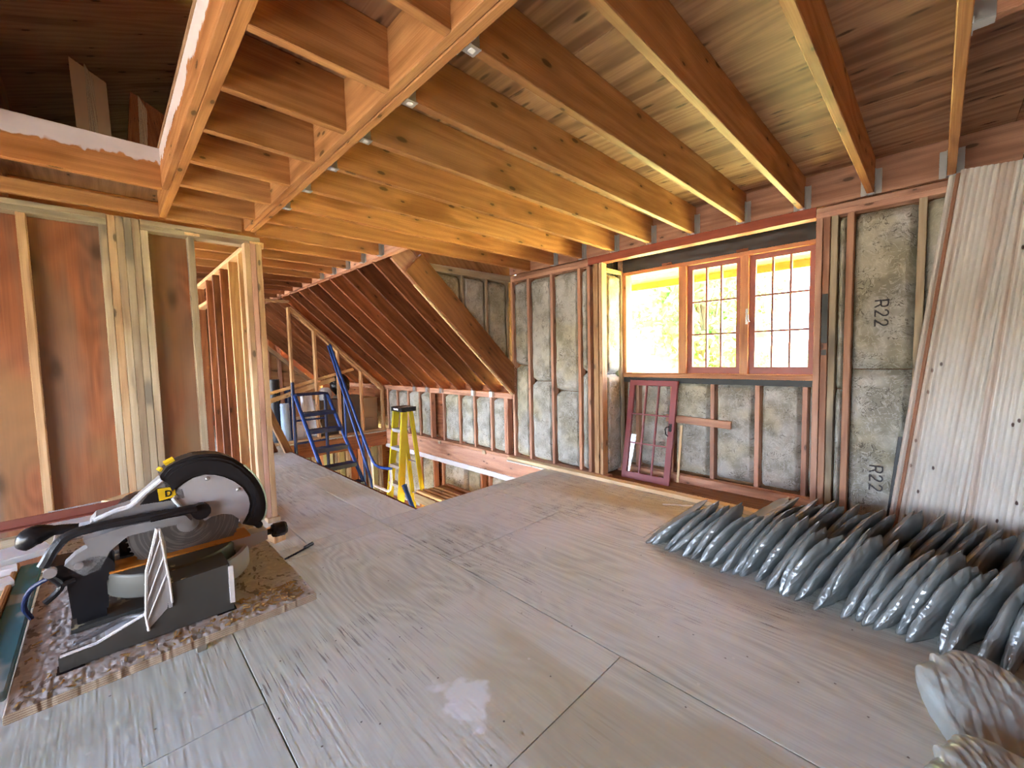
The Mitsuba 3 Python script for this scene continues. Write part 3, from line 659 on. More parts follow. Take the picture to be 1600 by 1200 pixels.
# ------------------------------------------------------------------ walls behind the camera, with the windows that light the room
wr = struct('wall_rear', 'rear wall behind the camera with two window openings')
def wall_y(y, x0, x1, z0, z1, mat):
    box('panel', (x0, y - 0.02, z0), (x1, y, z1), mat, wr, 2)
zb, zt = -0.2, 2.9
def wall_with_window(y, xa, xb, x0, x1, z0, z1):
    wall_y(y, xa, x0, zb, zt, PW); wall_y(y, x0, x1, zb, z0, PW); wall_y(y, x0, x1, z1, zt, PW); wall_y(y, x1, xb, zb, zt, PW)
    for q in (x0, (x0 + x1) / 2, x1): box('window_post', (q - 0.03, y - 0.02, z0), (q + 0.03, y + 0.06, z1), WS, wr, 2)
wall_with_window(-0.4, -11.1, -4.10, -8.8, -4.25, 0.03, 2.36)
wall_with_window(-2.1, -4.09, 1.7, -3.1, 0.6, 0.35, 1.65)
box('gable_panel', (-11.1, -0.42, 2.9), (-4.1, -0.4, 3.55), PW, wr, 0); put('gable_panel', yz_plate([(-2.1, 2.3), (-0.4, 2.3), (-0.4, 3.52), (-2.1, 2.78)], -4.125, -4.108), PW, wr)
box('skirt', (-11.1, -1.24, -2.74), (-7.4, -1.2, -0.2), WD, wr, 0); box('skirt', (-7.4, -1.24, -0.35), (-3.0, -1.2, -0.2), WD, wr, 0); box('skirt', (-3.0, -2.14, -2.74), (1.7, -2.1, -0.2), WD, wr, 0)
wg = struct('wall_right', 'plywood gable wall to the right of the camera')
box('panel', (1.6, -2.6, -2.74), (1.62, 4.0, 2.9), PW, wg, 1)
put('gable', (np.array([(1.61, -4, 1.9), (1.61, 4.0, 2.6), (1.61, 0.78, rz(0.6) + 0.2), (-11.0, -4, 1.9), (-11.0, 4.0, 0.5), (-11.0, 0.78, rz(0.6) + 0.2)]), np.array([(0, 1, 2), (3, 4, 5)])), WD, wg)

# ------------------------------------------------------------------ outside: ground and trees
gd = struct('ground', 'sunlit rough grass around the building')
put('lawn', bx((-90, 0, -3.3), (90, 90, -3.2)), GR, gd); put('gravel_yard', bx((-90, -90, -3.3), (90, 0, -3.2)), principled('gravel', (0.075, 0.075, 0.08), 0.9), gd)
def crown_mesh(seed, n, rx, rz_, size):
    r = np.random.default_rng(seed)
    cl = r.normal(size=(46, 3)); cl = cl / np.linalg.norm(cl, axis=1, keepdims=True) * r.uniform(0.45, 1.0, (46, 1)) * np.array([rx, rx, rz_])
    c = cl[r.integers(0, 46, n)] + r.normal(size=(n, 3)) * np.array([0.36, 0.36, 0.3]) * rx * 0.42
    a = r.normal(size=(n, 3)); a /= np.linalg.norm(a, axis=1, keepdims=True)
    b = np.cross(a, r.normal(size=(n, 3))); b /= np.linalg.norm(b, axis=1, keepdims=True)
    s = size * r.uniform(0.6, 1.4, (n, 1))
    V = np.stack([c - a * s, c + b * s * 0.45, c + a * s, c - b * s * 0.45], 1).reshape(-1, 3)
    return (V, np.arange(4 * n).reshape(n, 4)), cl
crowns = [crown_mesh(11 + i, 4200, 1.75, 3.4, 0.15) for i in range(3)]
cply = [mikit.ply(c[0], 'leaf') for c in crowns]
trunk = [mikit.ply(cat([tube([(0, 0, -5.6), (0.05, 0, -2), (0.0, 0.05, 1.5)], [0.2, 0.15, 0.07], 8)] + [tube([(0.03, 0, -2 + 0.25 * k), tuple(0.5 * q), tuple(0.92 * q)], [0.06, 0.035, 0.015], 5) for k, q in enumerate(c[1][:10])]), BARK, smooth=True) for c in crowns]
tree_spots = [(-13.6, 11.5, 1.0), (-8.9, 10.4, 1.0), (-4.3, 11.4, 1.0), (0.3, 12.4, 1.0), (-11.8, 17.6, 1.25), (-6.2, 17.4, 1.3), (-0.6, 18.6, 1.3)]
tree_lab = ['leafy tree outside, leftmost of the nearer trees', 'leafy tree outside the plain left light of the window', 'leafy tree outside behind the middle sash', 'leafy tree outside behind the right-hand sash',
            'tall tree standing further back outside, leftmost of the far ones', 'tall tree standing further back outside between the nearer trees', 'tall tree standing further back outside the right-hand sash']
for i, (x, y, s) in enumerate(tree_spots):
    t = thing('tree', tree_lab[i], 'tree', 'trees outside the window')
    m = T().translate([x, y, -3.2 + 5.6 * s]).rotate([0, 0, 1], 67.0 * i).scale(s)
    place('crown', {**cply[i % 3], 'to_world': m}, t); place('trunk', {**trunk[i % 3], 'to_world': m}, t)

# ------------------------------------------------------------------ workbench and what lies on it
HB = 0.74
bn = thing('workbench', 'plywood workbench top covered in sawdust under the mitre saw', 'workbench')
m, uv = prism((-1.13, 0.10, HB - 0.009), (-2.5, 0.10, HB - 0.009), 0.53, 0.018, (0, 0, 1), 0.002)
put('top', m, 'bench_ply', bn, uv=uv)
board('rail', (-1.75, 0.30, HB - 0.065), (-2.48, 0.30, HB - 0.065), 0.038, 0.09, WG, bn); board('rail', (-1.15, -0.9, HB - 0.065), (-2.48, -0.9, HB - 0.065), 0.038, 0.09, WG, bn)
board('cross_rail', (-2.4, -1.0, HB - 0.066), (-2.4, 0.28, HB - 0.066), 0.038, 0.089, WG, bn); board('cross_rail', (-1.9, -1.0, HB - 0.066), (-1.9, 0.28, HB - 0.066), 0.038, 0.089, WG, bn)
for x, y in ((-2.42, 0.25), (-2.42, -0.95), (-1.25, -0.95)): box('leg', (x - 0.04, y - 0.02, 0.0), (x + 0.04, y + 0.02, HB - 0.11), WG, bn, 2)
r = np.random.default_rng(5); V, Fc = [], []
for k in range(900):
    x, y = -1.14 - abs(r.normal()) * 0.22, 0.34 - abs(r.normal()) * 0.13
    if r.random() < 0.35: x, y = r.uniform(-1.6, -1.14), r.uniform(-0.15, 0.34)
    if y < -0.15 or x < -1.9 or (x > -1.74 and x < -1.195 and -0.11 < y < 0.205) or (x < -1.24 and y > 0.2): continue
    a, s, w = r.uniform(0, 6.28), r.uniform(0.003, 0.009), r.uniform(0.0012, 0.003)
    d, e = np.array([math.cos(a), math.sin(a), 0]) * s, np.array([-math.sin(a), math.cos(a), 0]) * w
    c = np.array([x, y, HB + 0.0012]); n = len(V)
    V += [c - d - e, c + d - e, c + d + e + (0, 0, r.uniform(0, 0.004)), c - d + e]; Fc.append((n, n + 1, n + 2, n + 3))
k_ = put('sawdust', (np.array(V), np.array(Fc)), principled('sawdust_mat', (0.36, 0.22, 0.08), 0.9))
labels[k_] = {'label': 'brown sawdust and shavings scattered over the workbench', 'category': 'sawdust', 'kind': 'stuff'}
def plank_thing(name, label, a, b, w, h, mat):
    t = thing(name, label, 'board'); board('plank', a, b, w, h, mat, t); return t
plank_thing('teal_board', 'teal painted board lying along the left edge of the workbench', (-1.2, -0.19, HB + 0.0), (-1.93, -0.195, HB + 0.0), 0.045, 0.018, TEAL)
plank_thing('edge_strip', 'narrow yellowish strip of wood beside the teal board', (-1.15, -0.222, HB + 0.003), (-1.95, -0.225, HB + 0.003), 0.012, 0.024, WJ)
plank_thing('brown_board', 'brown board at the far left beside the teal board', (-1.16, -0.275, HB), (-1.72, -0.28, HB), 0.09, 0.02, WJ)
plank_thing('white_board', 'short white painted board across the left end of the workbench', (-1.76, -0.36, HB + 0.014), (-1.80, -0.22, HB + 0.014), 0.05, 0.02, WHT)
plank_thing('white_board', 'wide whitish board behind the saw handle at the left edge', (-1.97, -0.46, HB + 0.02), (-2.05, -0.17, HB + 0.02), 0.13, 0.02, SHEET)
plank_thing('white_board', 'second whitish board nearer the camera at the left edge', (-1.87, -0.46, HB + 0.016), (-1.9, -0.22, HB + 0.016), 0.04, 0.02, WHT)
plank_thing('white_board', 'flat whitish board at the back of the workbench below the red angle bar', (-2.28, -0.24, HB + 0.012), (-2.31, 0.12, HB + 0.012), 0.1, 0.022, SHEET)
t = thing('red_angle_bar', 'long red-brown steel angle bar lying across the back of the workbench', 'steel bar')
put('bar', cat([trimesh.creation.box((0.03, 0.95, 0.004)), bx((-0.015, -0.475, -0.0), (-0.011, 0.475, 0.03))]).apply_transform(trimesh.transformations.translation_matrix((-2.20, -0.36, HB + 0.058)) @ trimesh.transformations.rotation_matrix(0.035, (0, 0, 1))), RUST, t)
plank_thing('offcut', 'grey-white timber offcut lying against the plywood wall panel', (-2.44, -0.19, HB + 0.02), (-2.46, 0.0, HB + 0.02), 0.05, 0.032, SHEET)
plank_thing('offcut', 'pale plywood offcut just left of the saw neck', (-2.36, 0.0, HB + 0.045), (-2.46, 0.17, HB + 0.045), 0.16, 0.012, WL)
t = thing('paper_sheet', 'white sheet of paper under the blade wrench on the workbench', 'paper')
put('sheet', bx((-1.35, -0.035, HB + 0.0005), (-1.245, 0.06, HB + 0.0015)), WHT, t)
t = thing('blade_wrench', 'bent steel blade wrench lying on the white paper', 'wrench')
put('shaft', tube(smooth_path([(-1.30, -0.085, HB + 0.008), (-1.31, -0.045, HB + 0.010), (-1.33, -0.005, HB + 0.012), (-1.315, 0.03, HB + 0.012), (-1.28, 0.045, HB + 0.008)], 6), 0.0055, 8), GREY, t, smooth=True)
t = thing('tape_roll', 'roll of dark tape with a tan side standing behind the saw fence', 'tape roll')
m = lathe([(0.022, 0.0), (0.045, 0.0), (0.048, 0.004), (0.048, 0.034), (0.045, 0.038), (0.022, 0.038), (0.022, 0.0)]); m.apply_translation((-1.80, 0.02, HB))
put('roll', m, CARD, t, smooth=40)
m = lathe([(0.0, 0.0385), (0.044, 0.0385), (0.044, 0.041), (0.0, 0.041)]); m.apply_translation((-1.80, 0.02, HB)); put('cap', m, BK, t, smooth=40)

# ------------------------------------------------------------------ mitre saw
sw = thing('mitre_saw', 'black and grey compound mitre saw standing on the plywood workbench', 'saw')
put('base', cat([yz_plate([(-0.10, 0.742), (-0.10, 0.770), (-0.045, 0.772), (0.035, 0.800), (0.05, 0.80), (0.072, 0.835), (0.075, 0.853), (0.19, 0.857), (0.196, 0.742)], -1.217, -1.205),
                 bx((-1.72, 0.075, 0.742), (-1.215, 0.193, 0.853)), bx((-1.236, -0.098, 0.742), (-1.215, 0.08, 0.766)), bx((-1.62, -0.09, 0.742), (-1.36, 0.076, 0.752)),
                 yz_plate([(-0.10, 0.742), (-0.10, 0.770), (0.035, 0.800), (0.075, 0.853), (0.19, 0.857), (0.196, 0.742)], -1.73, -1.718)]), SB, sw)
put('wing_edge', tube([(-1.211, -0.098, 0.771), (-1.211, -0.045, 0.773), (-1.211, 0.035, 0.801)], 0.0035, 6), WHT, sw)
for fx, fy in ((-1.235, -0.104), (-1.235, 0.160), (-1.735, 0.160), (-1.735, -0.104)): put('foot', bx((fx, fy, 0.7402), (fx + 0.035, fy + 0.04, 0.7415)), BK, sw)
put('edge_strip', bx((-1.204, 0.188, 0.76), (-1.2, 0.198, 0.852)), WHT, sw)
m = lathe([(0.0, 0.80), (0.135, 0.80), (0.14, 0.806), (0.14, 0.852), (0.135, 0.858), (0.0, 0.858)], 48); m.apply_translation((-1.42, 0.105, 0)); tt = put('turntable', m, SB, sw, smooth=40)
put('kerf_plate', bx((-1.43, -0.02, 0.858), (-1.355, 0.27, 0.862)), ORG, tt)
put('mitre_arm', cat([bx((-1.43, 0.2, 0.83), (-1.355, 0.27, 0.858)), yz_plate([(0.2, 0.80), (0.27, 0.82), (0.315, 0.83), (0.315, 0.858), (0.2, 0.858)], -1.415, -1.365)]), CAST, tt)
ang = np.linspace(math.radians(15), math.radians(118), 26)
V, Fc = [], []
for a in ang:
    cx, cy = -1.42 - 0.178 * -math.cos(a), 0.095 + 0.178 * math.sin(a)
    ix, iy = -1.42 + 0.168 * math.cos(a), 0.095 + 0.168 * math.sin(a)
    V += [(cx, cy, 0.778), (cx, cy, 0.835), (ix, iy, 0.835), (ix, iy, 0.778)]
for i in range(25):
    for k in range(4):
        p, q = 4 * i + k, 4 * i + (k + 1) % 4; Fc.append((p, p + 4, q + 4, q))
put('mitre_scale', (np.array(V), np.array(Fc)), CAST, tt)
put('lock_knob', cat([tube([(-1.39, 0.31, 0.842), (-1.39, 0.335, 0.842)], 0.009), tube([(-1.39, 0.333, 0.842), (-1.39, 0.34, 0.842), (-1.39, 0.366, 0.842), (-1.39, 0.372, 0.842)], [0.018, 0.021, 0.021, 0.017], 14)]), BK, tt)
put('fence', bx((-1.70, 0.066, 0.853), (-1.46, 0.076, 0.93)), CAST, sw)
fe = put('fence', cat([yz_plate([(0.064, 0.985), (0.068, 0.985), (0.079, 0.855), (0.079, 0.80), (0.072, 0.80)], -1.205, -1.2), bx((-1.33, 0.066, 0.853), (-1.205, 0.076, 0.95)),
                       yz_plate([(0.06, 0.988), (0.068, 0.988), (0.078, 0.855), (0.070, 0.80), (0.034, 0.765), (0.030, 0.80), (0.036, 0.83), (0.040, 0.90)], -1.209, -1.203)]), CAST, sw)
for (p, q) in (((0.036, 0.87), (0.068, 0.965)), ((0.033, 0.82), (0.072, 0.925)), ((0.034, 0.785), (0.075, 0.885))):
    put('rib', tube([(-1.2, p[0], p[1]), (-1.2, q[0], q[1])], 0.0018, 6), WHT, fe)
put('edge', tube([(-1.2, 0.066, 0.986), (-1.2, 0.077, 0.86), (-1.2, 0.079, 0.81)], 0.0026, 6), WHT, fe); put('edge', tube([(-1.2, 0.063, 0.986), (-1.2, 0.040, 0.90), (-1.2, 0.033, 0.80), (-1.2, 0.036, 0.765)], 0.003, 6), WHT, fe)
put('hinge_block', cat([yz_plate([(-0.117, 0.906), (-0.051, 0.90), (-0.02, 0.862), (-0.026, 0.775), (-0.086, 0.772), (-0.09, 0.857), (-0.113, 0.885)], -1.45, -1.37), bx((-1.44, -0.08, 0.745), (-1.38, -0.03, 0.775)),
                        tube([(-1.46, -0.045, 0.872), (-1.362, -0.045, 0.872)], 0.036, 20)]), BK, sw)
put('pivot_bolt', tube([(-1.366, -0.112, 0.897), (-1.352, -0.112, 0.897)], 0.011, 12), AL, sw); put('pivot_bolt', tube([(-1.366, -0.068, 0.897), (-1.352, -0.068, 0.897)], 0.008, 12), AL, sw)
put('bevel_lever', tube(smooth_path([(-1.36, -0.113, 0.888), (-1.36, -0.098, 0.862), (-1.36, -0.108, 0.845), (-1.36, -0.124, 0.832)], 5), 0.0065, 8), BK, sw)
put('bevel_lever', tube([(-1.36, -0.100, 0.862), (-1.36, -0.075, 0.866)], 0.006, 8), BK, sw)
put('hose', tube(smooth_path([(-1.40, -0.09, 0.88), (-1.43, -0.145, 0.85), (-1.46, -0.165, 0.80), (-1.5, -0.16, 0.752)], 6), 0.005, 8), BD, sw)
put('arm', yz_plate([(-0.058, 0.951), (0.019, 0.962), (0.129, 0.957), (0.141, 0.937), (0.077, 0.938), (0.017, 0.937), (-0.016, 0.911), (-0.034, 0.874), (-0.062, 0.868), (-0.091, 0.903), (-0.072, 0.921), (-0.051, 0.932)], -1.40, -1.362), GREY, sw)
up = put('upper_arm', yz_plate([(0.087, 1.06), (0.056, 1.033), (0.028, 1.008), (-0.001, 1.002), (-0.034, 0.998), (-0.045, 0.984), (-0.03, 0.962), (0.13, 0.96), (0.127, 1.015)], -1.43, -1.372), GREY, sw)
put('trim', tube(smooth_path([(-1.372, 0.088, 1.058), (-1.372, 0.056, 1.033), (-1.372, 0.028, 1.008), (-1.372, -0.001, 1.002), (-1.372, -0.038, 0.990)], 6), 0.006, 8), SHEET, up)
put('window', yz_plate([(0.044, 1.006), (0.06, 1.026), (0.080, 1.039), (0.127, 1.026), (0.132, 1.0)], -1.372, -1.368), BK, up)
lb = put('label', yz_plate([(0.078, 1.038), (0.112, 1.036), (0.114, 1.010), (0.08, 1.006)], -1.368, -1.3665), YEL, up)
m = meshkit.text_mesh('D', 0.015, 0.001, True)
m.apply_transform(trimesh.transformations.rotation_matrix(math.pi / 2, (1, 0, 0))); m.apply_transform(trimesh.transformations.rotation_matrix(math.pi / 2, (0, 0, 1)))
m.apply_translation((-1.3662, 0.091, 1.014)); put('letter', m, BK, up)
put('link_bar', tube(smooth_path([(-1.355, -0.121, 0.915), (-1.355, -0.102, 0.949), (-1.355, -0.078, 0.972), (-1.355, -0.03, 0.978), (-1.355, 0.05, 0.976), (-1.352, 0.15, 0.972)], 6), 0.0105, 8), DK, sw)
put('link_bar', tube([(-1.35, 0.06, 0.970), (-1.345, 0.13, 0.972), (-1.345, 0.152, 0.970)], 0.008, 8), BK, sw)
put('handle', cat([tube(smooth_path([(-1.50, -0.165, 0.925), (-1.50, -0.145, 0.948), (-1.50, -0.11, 0.952), (-1.5, -0.07, 0.945)], 6), [0.012 + 0.012 * math.sin(math.pi * min(1, i / 12)) for i in range(19)], 12)]), BK, sw, smooth=40)
put('motor', cat([tube([(-1.62, 0.05, 0.935), (-1.57, 0.05, 0.935), (-1.44, 0.06, 0.935)], [0.05, 0.058, 0.058], 20), bx((-1.58, 0.0, 0.83), (-1.46, 0.085, 0.93))]), BK, sw)
# blade, guard ring and guard plate
bc = (0.135, 0.930)
def arc(c, r, a0, a1, n=40): return [(c[0] + r * math.cos(math.radians(a)), c[1] + r * math.sin(math.radians(a))) for a in np.linspace(a0, a1, n)]
teeth = []
for k in range(60):
    a = 6 * k; teeth += [arc(bc, 0.119, a, a, 1)[0], arc(bc, 0.1235, a + 1.2, a + 1.2, 1)[0], arc(bc, 0.1195, a + 2.2, a + 2.2, 1)[0]]
put('blade', yz_plate(teeth, -1.386, -1.383), BLD, sw)
put('arbor', cat([tube([(-1.386, *bc), (-1.378, *bc)], 0.024, 24), tube([(-1.38, *bc), (-1.374, *bc)], 0.013, 6)]), GREY, sw)
outer = [(0.085, 1.069), (0.101, 1.09), (0.128, 1.102), (0.157, 1.109), (0.187, 1.108), (0.215, 1.101), (0.243, 1.085), (0.268, 1.061), (0.289, 1.032), (0.305, 1.000), (0.315, 0.965), (0.318, 0.932), (0.314, 0.908), (0.306, 0.890), (0.286, 0.876)]
inner = [(0.252, 0.894), (0.268, 0.917), (0.275, 0.945), (0.272, 0.97), (0.260, 0.995), (0.240, 1.018), (0.217, 1.034), (0.196, 1.044), (0.175, 1.049), (0.153, 1.047), (0.133, 1.038), (0.118, 1.026), (0.104, 1.008)]
gd_ = Polygon(outer + inner).buffer(0.004).buffer(-0.004)
ring_ms = [yz_plate(gd_, -1.43, -1.372), yz_plate(gd_.buffer(-0.008), -1.372, -1.364), yz_plate(gd_.buffer(-0.016), -1.364, -1.360)]
gk = put('blade_guard', cat(ring_ms), DK, sw)
put('guard_rim', tube(smooth_path([(-1.368, y, z) for y, z in outer[7:14]], 5), 0.0022, 6), PALEG, gk)
put('sticker', tube([(-1.40, 0.098, 1.0915), (-1.40, 0.118, 1.1015)], 0.0085, 8), YEL, gk); put('sticker', tube([(-1.40, 0.086, 1.0765), (-1.40, 0.092, 1.0835)], 0.0075, 8), YEL, gk)
plate = [(0.106, 1.013), (0.118, 1.028), (0.133, 1.040), (0.153, 1.050), (0.177, 1.053), (0.199, 1.047), (0.219, 1.037), (0.242, 1.019), (0.261, 0.997), (0.273, 0.97), (0.276, 0.946), (0.270, 0.920), (0.253, 0.893), (0.246, 0.912), (0.232, 0.928), (0.210, 0.936), (0.185, 0.935), (0.17, 0.928), (0.155, 0.945), (0.138, 0.962)]
pk = put('guard_plate', yz_plate(plate, -1.372, -1.368), PLT, gk)
for y, z in ((0.182, 1.041), (0.250, 0.995), (0.113, 1.008), (0.251, 0.905)):
    s_ = trimesh.creation.icosphere(subdivisions=2, radius=0.0055); s_.apply_scale((0.7, 1, 1)); s_.apply_translation((-1.367, y, z)); put('rivet', s_, AL, gk, smooth=True)
put('plate_arm', tube([(-1.364, 0.106, 1.008), (-1.364, 0.122, 0.978), (-1.36, 0.128, 0.972)], 0.0045, 8), SHEET, gk)
put('guard_bolt', tube([(-1.372, 0.162, 0.960), (-1.350, 0.162, 0.960)], 0.021, 24), BK, sw)
put('stop_knob', tube([(-1.40, 0.296, 0.878), (-1.37, 0.296, 0.878)], 0.010, 14), BK, gk)

# ------------------------------------------------------------------ plastic-wrapped slabs
def slab_mesh(seed, L=0.50, Hh=0.38, th=0.05, blunt=2.3, nu=46, nz=26, fold=0.007):
    """A plastic-wrapped arched slab: straight base on z = 0, arched top, thin sharp rim, crumpled film."""
    rr = np.random.default_rng(seed)
    sk, tw = rr.uniform(-0.18, 0.18), rr.uniform(-0.03, 0.03)
    V, UV = [], []
    us = np.linspace(-1, 1, nu); ss = np.linspace(0, 1, nz)
    for side in (-1, 1):
        for u in us:
            a = np.clip(u + sk * (1 - u * u), -1, 1)
            hz = Hh * (0.10 + 0.90 * (1 - abs(a) ** blunt) ** 0.75)
            for q in ss:
                prof = (1 - abs(u) ** 5) ** 0.5 * (1 - q ** 4) ** 0.6 * (0.75 + 0.25 * min(1, q * 6))
                V.append((side * th / 2 * prof + tw * u * q, u * L / 2 * (1 - 0.10 * q * abs(u)), hz * q)); UV.append((u * L / 2 + seed * 1.7, hz * q + (0.7 if side > 0 else 0)))
    V = np.array(V)
    rim = np.tile(np.repeat(1 - np.abs(us) ** 5, nz) * np.tile(1 - ss ** 6, nu), 2)
    n = meshkit.fbm(V * np.array([0, 9, 13]) + seed * 9, 3, seed) - 0.5
    f = meshkit.noise(np.stack([V[:, 0] * 0, V[:, 1] * 14 + V[:, 2] * 10, V[:, 2] * 48 - V[:, 1] * 26], 1) + seed * 3, seed) - 0.5
    V[:, 0] += (0.012 * n + fold * f + fold * 0.9 * (meshkit.noise(np.stack([V[:, 0] * 0, V[:, 1] * 5 + V[:, 2] * 8, V[:, 2] * 42 - V[:, 1] * 62], 1) + seed, seed + 8) - 0.5)) * np.sign(V[:, 0] + 1e-9) * np.sqrt(rim) + 0.02 * (meshkit.noise(V * np.array([0, 4, 5]) + seed, seed + 5) - 0.5)
    jag = meshkit.noise(np.stack([V[:, 1] * 30, V[:, 2] * 0, V[:, 0] * 0], 1) + seed, seed + 3) - 0.5
    V[:, 2] *= 1 + 0.10 * jag * np.tile(np.tile(ss ** 3, nu), 2)
    V[:, 2] = np.maximum(V[:, 2], 0)
    Fc = []
    for side in (0, 1):
        o = side * nu * nz
        for i in range(nu - 1):
            for j in range(nz - 1):
                a = o + i * nz + j; q = (a, a + 1, a + nz + 1, a + nz); Fc.append(q[::-1] if side else q)
    for i in range(nu - 1):
        a, b = i * nz, nu * nz + i * nz; Fc.append((a, a + nz, b + nz, b))
    return (V, np.array(Fc)), np.array(UV)
slabs = []
for sd in range(6):
    m, uv = slab_mesh(sd + 1, 0.54 + 0.03 * (sd % 3 - 1), 0.36 + 0.02 * (sd % 4), 0.046 + 0.006 * (sd % 2))
    slabs.append(mikit.ply(m, PWR, smooth=True, uv=uv))
def slab(x, y, lean, yaw, k, label, group=None, z=0.002, pitch=0.0, ply=None):
    t = thing('wrapped_slab', label, 'wrapped slab', group)
    scene[t] = {**(ply or slabs[k % 6]), 'to_world': T().translate([x, y, z]).rotate([0, 0, 1], yaw).rotate([0, 1, 0], lean).rotate([1, 0, 0], pitch)}
    return t
r = np.random.default_rng(21)
def lean_row(x0, x1, y0, y1, a0, a1, outer, rest, group):
    x, i = x0, 0
    while x < x1:
        f = (x - x0) / (x1 - x0)
        lean = a0 + (a1 - a0) * f ** 0.6 + r.uniform(-3, 3)
        slab(x, y0 + (y1 - y0) * f + r.uniform(-0.025, 0.025), lean, r.uniform(-7, 7) - 3 - 17 * f, int(r.integers(0, 6)), outer if i == 0 else rest, None if i == 0 else group)
        x += 0.054 / math.cos(math.radians(lean)) + r.uniform(0, 0.008); i += 1
lean_row(-1.42, 0.30, 2.96, 2.77, 44, 11, 'outermost plastic-wrapped slab lying over at the left end of the front row', 'dark plastic-wrapped slab leaning in the front row along the floor', 'slabs in the front row')
lean_row(-1.02, 0.55, 3.43, 3.40, 46, 14, 'outermost plastic-wrapped slab at the left end of the back row', 'dark plastic-wrapped slab leaning in the back row by the window wall', 'slabs in the back row')
slab(0.45, 2.80, 12, -14, 2, 'plastic-wrapped slab at the right edge of the photo behind the big near one')
slab(0.58, 2.80, 18, -4, 4, 'plastic-wrapped slab cut by the right edge beside the front row')
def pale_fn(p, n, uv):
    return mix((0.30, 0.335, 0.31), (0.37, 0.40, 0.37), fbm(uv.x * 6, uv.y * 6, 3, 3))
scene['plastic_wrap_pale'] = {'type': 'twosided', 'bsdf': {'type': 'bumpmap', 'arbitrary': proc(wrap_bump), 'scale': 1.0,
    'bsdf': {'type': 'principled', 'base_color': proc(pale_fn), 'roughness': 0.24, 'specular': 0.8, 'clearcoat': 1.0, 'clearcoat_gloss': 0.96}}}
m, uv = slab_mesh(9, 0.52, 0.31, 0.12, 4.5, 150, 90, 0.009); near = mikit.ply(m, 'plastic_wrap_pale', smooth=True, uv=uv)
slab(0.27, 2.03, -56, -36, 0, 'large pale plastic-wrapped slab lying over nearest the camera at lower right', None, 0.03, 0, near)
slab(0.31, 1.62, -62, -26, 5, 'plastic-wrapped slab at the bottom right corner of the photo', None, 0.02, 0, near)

# ------------------------------------------------------------------ corrugated sheets, old sash, small floor things
def corrugated(name, label, x, y, z, w, h, tilt, lean, mat, pitch=0.0265):
    t = thing(name, label, 'corrugated sheet')
    n = int(w / pitch * 8); g = np.linspace(0, w, n)
    yy = 0.015 * (1 - np.abs(np.sin(math.pi * g / pitch)) ** 0.7)
    hs = np.linspace(0, h, 5)
    V, UV, Fc = [], [], []
    for s, o in ((0, 0.0), (1, 0.0018)):
        for zz in hs:
            for gx, gy in zip(g, yy): V.append((gx, gy + o, zz)); UV.append((gx, zz))
    m = len(hs) * n
    for s in (0, 1):
        for j in range(len(hs) - 1):
            for i in range(n - 1):
                a = s * m + j * n + i; q = (a, a + 1, a + n + 1, a + n); Fc.append(q if s == 0 else q[::-1])
    for j in range(len(hs) - 1):
        for i in (0, n - 1):
            a = j * n + i; Fc.append((a, a + n, a + n + m, a + m))
    for i in range(n - 1):
        for j in (0, len(hs) - 1):
            a = j * n + i; Fc.append((a, a + 1, a + 1 + m, a + m))
    M = trimesh.transformations.translation_matrix((x, y, z)) @ trimesh.transformations.rotation_matrix(math.radians(-lean), (1, 0, 0)) @ trimesh.transformations.rotation_matrix(math.radians(tilt), (0, 1, 0))
    V = trimesh.transformations.transform_points(np.array(V), M)
    put('sheet', (V, np.array(Fc)), mat, t, uv=np.array(UV))
corrugated('corrugated_sheet', 'rearmost corrugated sheet of the leaning stack, a pale edge at the left', -0.215, 3.755, 0.015, 0.5, 2.40, 5.6, 1.0, CO)
corrugated('corrugated_sheet', 'brown corrugated sheet between the pale ones in the leaning stack', -0.185, 3.735, 0.015, 0.5, 2.40, 5.6, 1.0, CB)
corrugated('corrugated_sheet', 'wide pale corrugated sheet leaning on the insulated wall at right', -0.165, 3.71, 0.015, 0.42, 2.41, 5.6, 1.0, CO)
corrugated('corrugated_sheet', 'front corrugated sheet at the right edge overlapping the wide pale one', 0.13, 3.69, 0.012, 0.34, 2.43, 4.2, 1.0, CO)
t = thing('dark_strip', 'dark metal strip standing on the wall left of the corrugated sheets', 'metal strip')
board('strip', (-0.20, 3.79, 0.18), (-0.155, 3.815, 0.75), 0.022, 0.006, DK, t, (0, 1, 0))
t = thing('window_sash', 'old red-painted nine-pane window sash leaning below the window', 'window sash')
M = trimesh.transformations.translation_matrix((-2.40, 4.005, 0.006)) @ trimesh.transformations.rotation_matrix(math.radians(-11), (1, 0, 0))
W_, H_ = 0.54, 1.075
def sash_part(name, lo, hi, mat, par=t): return put(name, bx(lo, hi).apply_transform(M), mat, par)
for lo_, hi_ in (((0, 0, 0), (0.055, 0.035, H_)), ((W_ - 0.06, 0, 0), (W_, 0.035, H_))): sash_part('stile', lo_, hi_, ST)
sash_part('rail', (0.055, 0, 0), (W_ - 0.06, 0.035, 0.07), ST); sash_part('rail', (0.055, 0, H_ - 0.055), (W_ - 0.06, 0.035, H_), ST)
gx0, gx1, gz0, gz1 = 0.055, W_ - 0.06, 0.07, H_ - 0.055
for i in (1, 2):
    xx = gx0 + (gx1 - gx0) * i / 3; zz = gz0 + (gz1 - gz0) * i / 3
    sash_part('muntin', (xx - 0.007, 0.004, gz0), (xx + 0.007, 0.031, gz1), ST); sash_part('muntin', (gx0, 0.006, zz - 0.007), (gx1, 0.029, zz + 0.007), ST)
